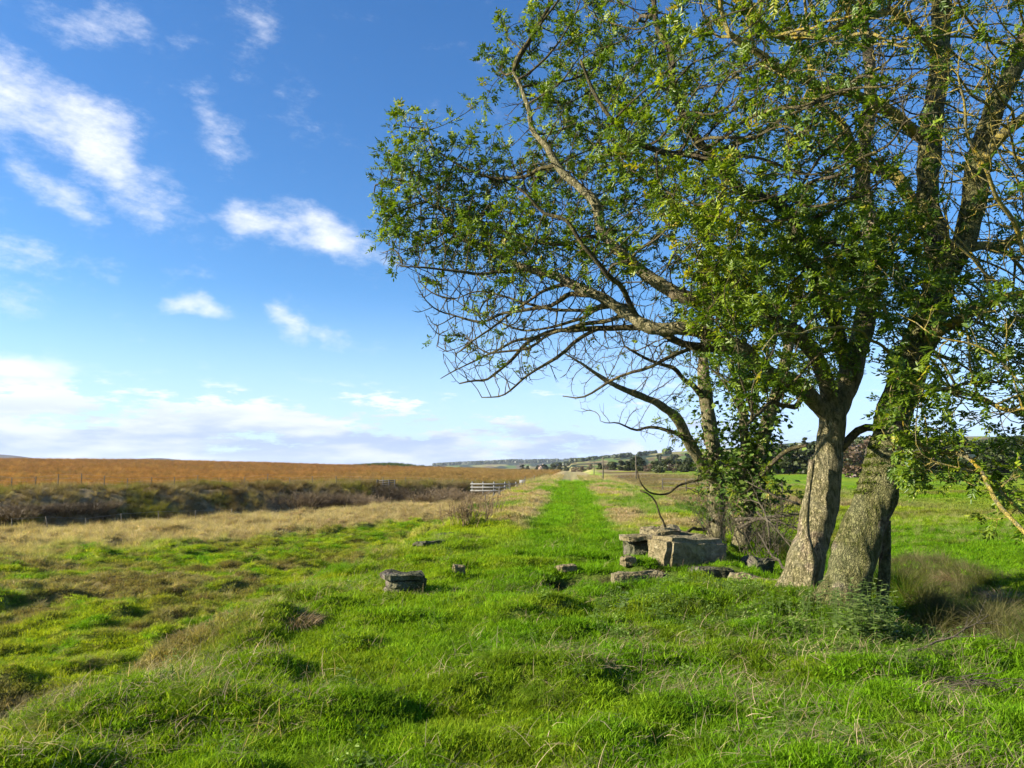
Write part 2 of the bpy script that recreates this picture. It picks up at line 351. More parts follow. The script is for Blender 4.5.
def bark_mat(name, base, dark, lich, moss, lich_amt=.6, moss_amt=.6, sc=1.0, zs=.30, crack=1.0):
    m, t = new_mat(name); g = t.nodes.new('ShaderNodeTexCoord')
    def nzz(s, det=6, scale=(1, 1, 1), loc=0):
        mp = t.nodes.new('ShaderNodeMapping'); mp.inputs['Scale'].default_value = scale; mp.inputs['Location'].default_value = (loc, loc, loc); t.links.new(g.outputs['Object'], mp.inputs[0])
        n = t.nodes.new('ShaderNodeTexNoise'); n.inputs['Scale'].default_value = s; n.inputs['Detail'].default_value = det; t.links.new(mp.outputs[0], n.inputs['Vector']); return n.outputs[0]
    fis = nzz(34*sc, 8, (1, 1, zs))
    mpv = t.nodes.new('ShaderNodeMapping'); mpv.inputs['Scale'].default_value = (1, 1, zs*1.15); dist = t.nodes.new('ShaderNodeVectorMath'); dist.operation = 'MULTIPLY_ADD'
    nv = t.nodes.new('ShaderNodeTexNoise'); nv.inputs['Scale'].default_value = 11*sc; nv.inputs['Detail'].default_value = 4; t.links.new(g.outputs['Object'], nv.inputs['Vector']); t.links.new(nv.outputs['Color'], dist.inputs[0]); dist.inputs[1].default_value = (.20, .20, .20); t.links.new(g.outputs['Object'], dist.inputs[2])
    t.links.new(dist.outputs[0], mpv.inputs[0]); vo = t.nodes.new('ShaderNodeTexVoronoi'); vo.feature = 'DISTANCE_TO_EDGE'; vo.inputs['Scale'].default_value = 38*sc; t.links.new(mpv.outputs[0], vo.inputs['Vector'])
    crk = smooth(vo.outputs['Distance'], .0, .16, tree=t)
    big = nzz(3.5*sc, 4, loc=3); li = nzz(9*sc, 7, loc=8); mo = nzz(2.2*sc, 6, loc=15); fine = nzz(70*sc, 3)
    c = ramp(t, fis, [(.38, dark), (.54, base), (.70, tuple(min(1, k*1.35) for k in base))])
    cm = t.nodes.new('ShaderNodeMix'); cm.data_type = 'RGBA'; t.links.new(mth('MULTIPLY', mth('SUBTRACT', 1, crk, tree=t), .42*crack, tree=t), cm.inputs[0]); t.links.new(c, cm.inputs[6]); cm.inputs[7].default_value = tuple(dark)+(1,); c = cm.outputs[2]
    def over(c, fac, col):
        x = t.nodes.new('ShaderNodeMix'); x.data_type = 'RGBA'; t.links.new(fac, x.inputs[0]); t.links.new(c, x.inputs[6]); x.inputs[7].default_value = tuple(col)+(1,); return x.outputs[2]
    c = over(c, mth('MULTIPLY', smooth(big, .5, .62, tree=t), .3, tree=t), (.30, .27, .20))
    c = over(c, mth('MULTIPLY', smooth(li, .66-.25*lich_amt, .72-.22*lich_amt, tree=t), lich_amt, tree=t), lich)
    c = over(c, mth('MULTIPLY', smooth(mth('ADD', mo, mth('MULTIPLY', mth('SUBTRACT', fine, .5), .3, tree=t), tree=t), .62-.2*moss_amt, .68-.2*moss_amt, tree=t), moss_amt, tree=t), moss)
    p = t.nodes.new('ShaderNodeBsdfPrincipled'); t.links.new(c, p.inputs['Base Color']); p.inputs['Roughness'].default_value = .9; p.inputs['Specular IOR Level'].default_value = .15
    b = t.nodes.new('ShaderNodeBump'); b.inputs['Strength'].default_value = .9; b.inputs['Distance'].default_value = .06; 
    t.links.new(mth('ADD', mth('ADD', fis, mth('MULTIPLY', crk, .6*crack, tree=t), tree=t), mth('MULTIPLY', fine, .35, tree=t), tree=t), b.inputs['Height']); t.links.new(b.outputs[0], p.inputs['Normal'])
    o = t.nodes.new('ShaderNodeOutputMaterial'); t.links.new(p.outputs[0], o.inputs[0]); return m
BARK_S = bark_mat('bark_smooth', (.38, .31, .19), (.10, .078, .045), (.31, .26, .13), (.12, .14, .03), .5, .35)
BARK_M = bark_mat('bark_mossy', (.17, .135, .08), (.022, .017, .010), (.26, .23, .13), (.085, .105, .012), .55, .5, .8, .28, 1.0)
BARK_BR = bark_mat('bark_branch', (.13, .10, .058), (.05, .038, .024), (.42, .34, .10), (.14, .14, .04), .5, .3, 1.5)
BARK_L = bark_mat('bark_lichen', (.24, .20, .12), (.10, .08, .05), (.48, .34, .03), (.34, .31, .12), .95, .5, 1.3)
DEADW = bark_mat('dead_wood', (.22, .18, .13), (.09, .07, .05), (.30, .27, .18), (.12, .12, .05), .4, .3, 1.6)
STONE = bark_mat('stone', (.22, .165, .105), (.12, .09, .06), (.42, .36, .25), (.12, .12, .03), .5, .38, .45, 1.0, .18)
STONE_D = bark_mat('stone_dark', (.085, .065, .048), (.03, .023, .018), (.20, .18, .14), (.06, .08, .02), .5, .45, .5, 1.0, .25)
POSTW = bark_mat('post_wood', (.20, .17, .13), (.10, .085, .065), (.26, .24, .19), (.2, .2, .12), .3, .2, 1)
def plain(name, col, rough=.7, metal=0, vary=.25, scale=8):
    m, t = new_mat(name); g = t.nodes.new('ShaderNodeTexCoord'); n = t.nodes.new('ShaderNodeTexNoise'); n.inputs['Scale'].default_value = scale; n.inputs['Detail'].default_value = 5
    t.links.new(g.outputs['Object'], n.inputs['Vector'])
    c = ramp(t, n.outputs[0], [(.25, tuple(k*(1-vary) for k in col)), (.75, tuple(min(1, k*(1+vary)) for k in col))])
    p = t.nodes.new('ShaderNodeBsdfPrincipled'); t.links.new(c, p.inputs['Base Color']); p.inputs['Roughness'].default_value = rough; p.inputs['Metallic'].default_value = metal
    o = t.nodes.new('ShaderNodeOutputMaterial'); t.links.new(p.outputs[0], o.inputs[0]); return m
WHITE = plain('weathered_white_paint', (.13, .13, .12), .7, 0, .3, 3); PALEW = plain('pale_weathered_wood', (.09, .08, .07), .8); WIRE = plain('galvanised_wire', (.3, .3, .3), .5, .6)
ROOF = plain('slate', (.16, .13, .12), .8); WALLM = plain('render_wall', (.5, .36, .26), .9); GLASS = plain('dark_glass', (.03, .035, .04), .15)
# ground
GM, t = new_mat('ground'); a = attr(t, 'Col'); g = t.nodes.new('ShaderNodeTexCoord')
n = t.nodes.new('ShaderNodeTexNoise'); n.inputs['Scale'].default_value = 9; n.inputs['Detail'].default_value = 8; n.inputs['Roughness'].default_value = .7; t.links.new(g.outputs['Object'], n.inputs['Vector'])
nb = t.nodes.new('ShaderNodeTexNoise'); nb.inputs['Scale'].default_value = .9; nb.inputs['Detail'].default_value = 8; nb.inputs['Roughness'].default_value = .7; t.links.new(g.outputs['Object'], nb.inputs['Vector'])
c = mul(t, a.outputs['Color'], ramp(t, n.outputs[0], [(.3, (.55, .55, .55)), (.5, (.95, .95, .95)), (.72, (1.5, 1.45, 1.4))]))
c = mul(t, c, ramp(t, nb.outputs[0], [(.3, (.72, .72, .72)), (.7, (1.25, 1.25, 1.25))]))
p = t.nodes.new('ShaderNodeBsdfPrincipled'); p.inputs['Roughness'].default_value = 1; p.inputs['Specular IOR Level'].default_value = .05; t.links.new(c, p.inputs['Base Color'])
b = t.nodes.new('ShaderNodeBump'); b.inputs['Strength'].default_value = .8; b.inputs['Distance'].default_value = .25; t.links.new(mth('ADD', mth('MULTIPLY', n.outputs[0], .3, tree=t), nb.outputs[0], tree=t), b.inputs['Height']); t.links.new(b.outputs[0], p.inputs['Normal'])
o = t.nodes.new('ShaderNodeOutputMaterial'); t.links.new(p.outputs[0], o.inputs[0])

# ------------------------------------------------------------------ ground sheet: polar grid, fine in front, out to the horizon
angs = np.radians(np.concatenate([np.arange(-180, -50, 3.0), np.arange(-50, 50, .16), np.arange(50, 180.1, 3.0)]))
rad = [0.3]
while rad[-1] < 5200: rad.append(rad[-1]*(1.008 if 3 < rad[-1] < 45 else (1.014 if rad[-1] < 500 else 1.035)) if rad[-1] > 1 else rad[-1]+.2)
rad = np.array(rad); A, D = np.meshgrid(angs, rad); X = np.sin(A)*D; Y = np.cos(A)*D; Z = H(X, Y)
Z = Z-.035*(1-ss(D, 20, 45))       # soil lies a little under the sward
na, nr = len(angs), len(rad)
i = np.arange(nr-1)[:, None]*na; j = np.arange(na-1)[None]
F = np.stack([i+j, i+j+1, i+na+j+1, i+na+j], -1).reshape(-1, 4)[:, ::-1]
Cc = cover_col(X, Y); Cc = mixc(Cc, np.array((.085, .072, .028)), .55*(1-ss(D, 30, 60)))  # thatch brown near the camera; also paints in the shade between blades
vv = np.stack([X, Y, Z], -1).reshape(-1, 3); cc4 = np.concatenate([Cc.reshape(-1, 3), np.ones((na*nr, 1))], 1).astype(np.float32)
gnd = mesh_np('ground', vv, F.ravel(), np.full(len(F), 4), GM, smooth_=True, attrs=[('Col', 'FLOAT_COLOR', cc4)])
tag(gnd, kind='structure')

# ------------------------------------------------------------------ plants made of blades, scattered as instances
def blades(n, rad_, hmin, hmax, wd, lean, curl, seg=3, seed=0, flat=0.0, out=0.0):
    r = np.random.default_rng(seed); mb = MB()
    th = r.uniform(0, 2*math.pi, n); rr = rad_*np.sqrt(r.uniform(0, 1, n)); bx, by = rr*np.cos(th), rr*np.sin(th)
    h = r.uniform(hmin, hmax, n)*(1-.35*(rr/rad_)**2); dirn = np.where(r.uniform(0, 1, n) < out, th, r.uniform(0, 2*math.pi, n)); ln = np.abs(r.normal(lean, lean*.45, n)); cu = r.uniform(.3, 1.6, n)*curl
    w_ = wd*r.uniform(.7, 1.3, n); fa = dirn+r.uniform(-1.2, 1.2, n)+math.pi/2
    vs = []; k = np.linspace(0, 1, seg+1)
    for q in range(seg+1):
        s_ = k[q]; ang = ln+cu*s_
        dist = h*s_*np.sin(np.minimum(ang, 1.9)); zz = h*s_*np.cos(np.minimum(ang, 1.9))*.9
        cx = bx+dist*np.cos(dirn); cy = by+dist*np.sin(dirn); ww = w_*(1-s_**1.6)*.5+.0004
        vs.append(np.stack([cx-np.cos(fa)*ww, cy-np.sin(fa)*ww, zz], -1)); vs.append(np.stack([cx+np.cos(fa)*ww, cy+np.sin(fa)*ww, zz], -1))
    v = np.stack(vs, 1).reshape(-1, 3); m = 2*(seg+1)
    f = np.concatenate([np.stack([np.arange(n)*m+2*q, np.arange(n)*m+2*q+1, np.arange(n)*m+2*q+3, np.arange(n)*m+2*q+2], -1) for q in range(seg)])
    bv = np.repeat(np.clip(r.beta(2, 2.4, n)+(r.uniform(0, 1, n) > .95)*.4, 0, 1), m)
    mb.add(v, f, 4, bv); return mb
def leafy(n, rad_, h, ls, seed=0, droop=.6):
    """broad-leaved weed: stems set with pairs of pointed leaves"""
    r = np.random.default_rng(seed); mb = MB()
    for k in range(n):
        th = r.uniform(0, 6.28); rr = rad_*math.sqrt(r.uniform()); hh = h*r.uniform(.55, 1.1); lean = r.uniform(0, .35); ld = r.uniform(0, 6.28)
        b = np.array((rr*math.cos(th), rr*math.sin(th), 0)); top = b+np.array((math.cos(ld)*lean*hh, math.sin(ld)*lean*hh, hh))
        mb.tube([b, (b+top)/2+r.normal(0, .01, 3), top], [.003, .0025, .0015], 3, .3)
        for q in np.linspace(.25, 1, max(3, int(hh/.05))):
            c = b+(top-b)*q
            for sgn in (0, math.pi):
                a_ = r.uniform(0, 6.28)+sgn; l = ls*r.uniform(.6, 1.2)*(1.15-.4*q); d = np.array((math.cos(a_), math.sin(a_), .5-droop*r.uniform(.3, 1.5))); d /= np.linalg.norm(d)
                sd_ = np.cross(d, (0, 0, 1)); sd_ /= np.linalg.norm(sd_)+1e-6; up = np.cross(sd_, d)
                v = [c, c+d*l*.35+sd_*l*.26+up*l*.05, c+d*l*.75+sd_*l*.16, c+d*l, c+d*l*.75-sd_*l*.16, c+d*l*.35-sd_*l*.26+up*l*.05]
                mb.add(v, [(0, 1, 2, 3), (0, 3, 4, 5)], 4, r.uniform(0, 1))
    return mb
def template_collection(name, mbs, mat):
    c = bpy.data.collections.new(name)
    for k, m_ in enumerate(mbs):
        o = m_.build(name+'_%02d' % k, mat, link=False); c.objects.link(o)
    return c
def scatter(name, coll, pts, rot, scl, idx, tint, label, cat):
    me = bpy.data.meshes.new(name); me.vertices.add(len(pts)); me.vertices.foreach_set('co', np.asarray(pts, np.float32).ravel())
    for an, ty, key, dat in (('rot', 'FLOAT_VECTOR', 'vector', rot), ('scl', 'FLOAT_VECTOR', 'vector', scl), ('idx', 'INT', 'value', idx), ('tint', 'FLOAT_COLOR', 'color', np.concatenate([tint, np.ones((len(tint), 1))], 1))):
        at = me.attributes.new(an, ty, 'POINT'); at.data.foreach_set(key, np.ascontiguousarray(np.asarray(dat, np.int32 if ty == 'INT' else np.float32)).ravel())
    ob = bpy.data.objects.new(name, me); COL.objects.link(ob)
    g = bpy.data.node_groups.new(name+'_scatter', 'GeometryNodeTree'); g.interface.new_socket('Geometry', in_out='INPUT', socket_type='NodeSocketGeometry'); g.interface.new_socket('Geometry', in_out='OUTPUT', socket_type='NodeSocketGeometry')
    gi = g.nodes.new('NodeGroupInput'); go = g.nodes.new('NodeGroupOutput'); ip = g.nodes.new('GeometryNodeInstanceOnPoints'); ci = g.nodes.new('GeometryNodeCollectionInfo')
    ci.inputs['Collection'].default_value = coll; ci.inputs['Separate Children'].default_value = True; ci.inputs['Reset Children'].default_value = True
    def na_(nm, ty):
        q = g.nodes.new('GeometryNodeInputNamedAttribute'); q.data_type = ty; q.inputs['Name'].default_value = nm; return [s_ for s_ in q.outputs if s_.enabled and s_.name == 'Attribute'][0]
    e = g.nodes.new('FunctionNodeEulerToRotation'); l = g.links.new
    l(gi.outputs[0], ip.inputs['Points']); l(ci.outputs[0], ip.inputs['Instance']); ip.inputs['Pick Instance'].default_value = True
    l(na_('idx', 'INT'), ip.inputs['Instance Index']); l(na_('rot', 'FLOAT_VECTOR'), e.inputs[0]); l(e.outputs[0], ip.inputs['Rotation']); l(na_('scl', 'FLOAT_VECTOR'), ip.inputs['Scale'])
    l(ip.outputs[0], go.inputs[0])
    md = ob.modifiers.new('scatter', 'NODES'); md.node_group = g
    tag(ob, label, cat, kind='stuff'); return ob
def spread(n, d0, d1, power, amax=41):
    """n points with density falling as d^-power"""
    q = rng.uniform(0, 1, n); e = 2-power
    d = (d0**e+q*(d1**e-d0**e))**(1/e) if abs(e) > 1e-3 else d0*(d1/d0)**q
    a_ = np.radians(rng.uniform(-amax, amax, n)); return np.sin(a_)*d, np.cos(a_)*d, d
def place(x, y, d, s, nt_, tint, tilt=.15, sink=.0):
    z = H(x, y)-.035*(1-ss(d, 20, 45))-sink; k = len(x)
    rot = np.stack([rng.normal(0, tilt, k), rng.normal(0, tilt, k), rng.uniform(0, 6.28, k)], -1)
    scl = np.stack([s, s, s*rng.uniform(.75, 1.25, k)], -1)
    return np.stack([x, y, z], -1), rot, scl, rng.integers(0, nt_, k), tint

T_SHORT = template_collection('tpl_short', [blades(80, .12, .035, .10, .0068, .30, .55, 3, 200+k) for k in range(5)], GRASS)
T_TUSS = template_collection('tpl_tussock', [blades(150, .10, .10, .25, .0055, .45, .95, 4, 220+k, out=.8) for k in range(4)], GRASS)
T_STRAW = template_collection('tpl_straw', [blades(70, .13, .20, .50, .006, .22, .45, 3, 240+k) for k in range(4)], GRASS)
T_RUSH = template_collection('tpl_rush', [blades(130, .12, .45, .95, .007, .25, .8, 5, 260+k, out=.7) for k in range(3)], GRASS)
T_LITTER = template_collection('tpl_litter', [blades(14, .16, .12, .30, .0035, 1.15, .4, 3, 280+k) for k in range(3)], GRASS)
T_WEED = template_collection('tpl_weed', [leafy(7, .10, .13, .045, 300+k) for k in range(4)], GRASS)

def bare(x, y):
    return np.exp(-(((x+2.95)/.34)**2+((y-4.22)/.26)**2))+np.exp(-(((x-1.15)/.6)**2+((y-11.25)/.5)**2))+np.exp(-(((x-2.6)/1.45)**2+((y-11.62)/.45)**2))
# short sward
x, y, d = spread(105000, 2.6, 75, 1.42)
u = U(x, y); keep = (f_stream(x, y) < -3) & (bare(x, y) < .55)
x, y, d = x[keep], y[keep], d[keep]
s = np.clip((d/9)**.50, .8, 4)*rng.uniform(.75, 1.3, len(x))
col = cover_col(x, y)*rng.uniform(.8, 1.25, (len(x), 1))*rng.uniform(.93, 1.07, (len(x), 3))
scatter('short_grass', T_SHORT, *place(x, y, d, s, 5, col), 'short bright green grass covering the old embankment and the rough pasture', 'grass')
u_ = U
# arching tussocks on the bumps
x, y, d = spread(30000, 2.8, 75, 1.25)
u = U(x, y); b_ = noise(x/.50+3, y/.50, seed=61)+noise(x/1.35, y/1.35+7, seed=63); onp = (np.abs(u+.05) < 1.25) & (y > 13)
pr = ss(b_, 1.0, 1.35)*np.where(u < -3, 1.0, .5)+.06; pr = np.where(onp, 0, pr)
keep = (rng.uniform(0, 1, len(x)) < pr) & (f_stream(x, y) < -3) & (bare(x, y) < .3); x, y, d = x[keep], y[keep], d[keep]
s = np.clip((d/9)**.5, .7, 3)*rng.uniform(.45, .9, len(x))*np.where(u_(x, y) > -3, .52, 1)
col = cover_col(x, y); tt = ss(fbm(x/.9, y/.9, 141, 2)+np.where(U(x, y) < -3.2, .08, -.13), .5, .62)[:, None]
col = (col*(1-.55*tt)+TAN*.55*tt)*rng.uniform(.75, 1.2, (len(x), 1))
scatter('tussock_grass', T_TUSS, *place(x, y, d, s, 4, col, .25), 'coarse tussock grass standing in clumps over the rough ground', 'grass')
# dead standing grass: margins of the path and the band before the stream
x, y, d = spread(60000, 14, 130, 1.25)
u = U(x, y); fs = f_stream(x, y); wdt = np.interp(x, [-40, -31, -8, 0], [15, 18, 38, 46])
m1 = (np.abs(u+.05) > 1.1) & (np.abs(u) < 6.5) & (y > 17) & (fbm(x/1.7, y/1.7, 101, 4) > .40)
m2 = (u < -3.6) & (fs > -wdt+rng.normal(0, 2.5, len(x))) & (fs < -1) & (x < 20)
m3 = (u > 5) & (u < 22) & (y > 24) & (fbm(x/9, y/4, 121, 3) > .5)
keep = (m1 & (rng.uniform(0, 1, len(x)) < .6)) | m2 | (m3 & (rng.uniform(0, 1, len(x)) < .5)); x, y, d, m2 = x[keep], y[keep], d[keep], m2[keep]
s = np.clip((d/22)**.45, .7, 2.2)*np.where(m2, 1.0, .62)*rng.uniform(.6, 1.15, len(x))
col = cover_col(x, y)*.55+np.where(rng.uniform(0, 1, (len(x), 1)) < .5, TAN, STRAW)*.5; col = col*rng.uniform(.75, 1.2, (len(x), 1))
scatter('dry_grass', T_STRAW, *place(x, y, d, s, 4, col, .12), 'tall dead straw coloured grass beside the path and before the stream bank', 'dry grass')
# rushes and long leaning grass in the ditch behind the trees, heath grass on the far bank
x, y, d = spread(42000, 6, 30, 1.3)
u = U(x, y); keep = (u > 3.9) & (u < 9.6+1.5*(noise(x/1.5, y/1.5, seed=156)-.5)) & (noise(x/1.1, y/1.1, seed=151) > .33); x, y, d = x[keep], y[keep], d[keep]
keep = rng.uniform(0, 1, len(x)) < .6; x, y, d = x[keep], y[keep], d[keep]
s = rng.uniform(.25, .8, len(x)); cs = fbm(x/1.3, y/1.3, 155, 3)[:, None]; col = np.where(rng.uniform(0, 1, (len(x), 1)) < .05, STRAW*.7, np.where(cs+rng.normal(0, .05, cs.shape) > .62, TAN*.55, np.where(cs+rng.normal(0, .05, cs.shape) > .52, OLIVE*.6, DGREEN*1.3)))*.85*rng.uniform(.7, 1.25, (len(x), 1))
pt, ro, sc_, ix, ti = place(x, y, d, s, 3, col, .2); ro[:, 1] += .35
x, y, d = spread(70000, 32, 150, .9)
sv = f_stream(x, y)*.72; keep = (sv > -1.5) & (sv < 14) & (U(x, y) < -4) & (noise(x/1.5, y/1.5, seed=153) > .22); x, y, d, sv = x[keep], y[keep], d[keep], sv[keep]
s = rng.uniform(.5, 1.1, len(x))*np.clip(d/60, .8, 1.7); col = cover_col(x, y)*rng.uniform(.7, 1.3, (len(x), 1))
p2 = place(x, y, d, s, 3, col, .3)
ti[:] = ti*np.array((.85, 1.05, .8))
scatter('rushes', T_RUSH, *[np.concatenate([a_, b_]) for a_, b_ in zip((pt, ro, sc_, ix, ti), p2)], 'long leaning rushes and coarse grass in the ditch and on the stream bank', 'rushes')
# moor grass
x, y, d = spread(60000, 60, 420, 1.1, 36)
sv = f_stream(x, y)*.72; keep = (sv > 12) & (U(x, y) < -5) & (noise(x/4, y/2.5, seed=157) > .3); x, y, d = x[keep], y[keep], d[keep]
col = cover_col(x, y)*rng.uniform(.6, 1.4, (len(x), 1))
scatter('moor_grass', T_RUSH, *place(x, y, d, rng.uniform(.5, 1.0, len(x))*np.clip(d/90, .8, 2.4), 3, col, .3), 'brown moor grass and heather covering the low moor behind the stream', 'moor grass')
# pale litter and broad-leaved weeds in the near sward
x, y, d = spread(5200, 2.8, 16, 1.3); u = U(x, y)
keep = (rng.uniform(0, 1, len(x)) < .15+.85*ss(fbm(x/1.2, y/1.2, 161, 2)+.12*ss(u, 0, 2), .46, .62)) & (bare(x, y) < .3); x, y, d = x[keep], y[keep], d[keep]
col = np.where(rng.uniform(0, 1, (len(x), 1)) < .6, STRAW*1.05, np.array((.24, .2, .12)))*rng.uniform(.6, 1.1, (len(x), 1))
pt = place(x, y, d, rng.uniform(.6, 1.1, len(x)), 3, col, .2); pt[0][:, 2] += .05
scatter('grass_litter', T_LITTER, *pt, 'pale dead grass stalks lying in the green sward', 'dead grass')
x, y, d = spread(9000, 3, 14, 1.3); u = U(x, y)
core = np.exp(-(((x-2.9)/1.7)**2+((y-8.6)/1.5)**2))+.8*np.exp(-(((x-3.9)/.8)**2+((y-7.6)/.8)**2))
keep = (rng.uniform(0, 1, len(x)) < core*.85+.015) & (bare(x, y) < .3); x, y, d = x[keep], y[keep], d[keep]
col = np.array((.12, .19, .035))*rng.uniform(.7, 1.5, (len(x), 1))
scatter('weeds', T_WEED, *place(x, y, d, rng.uniform(.7, 1.25, len(x)), 4, col, .2), 'low nettles and broad leaved weeds in front of the ash trees', 'weeds')

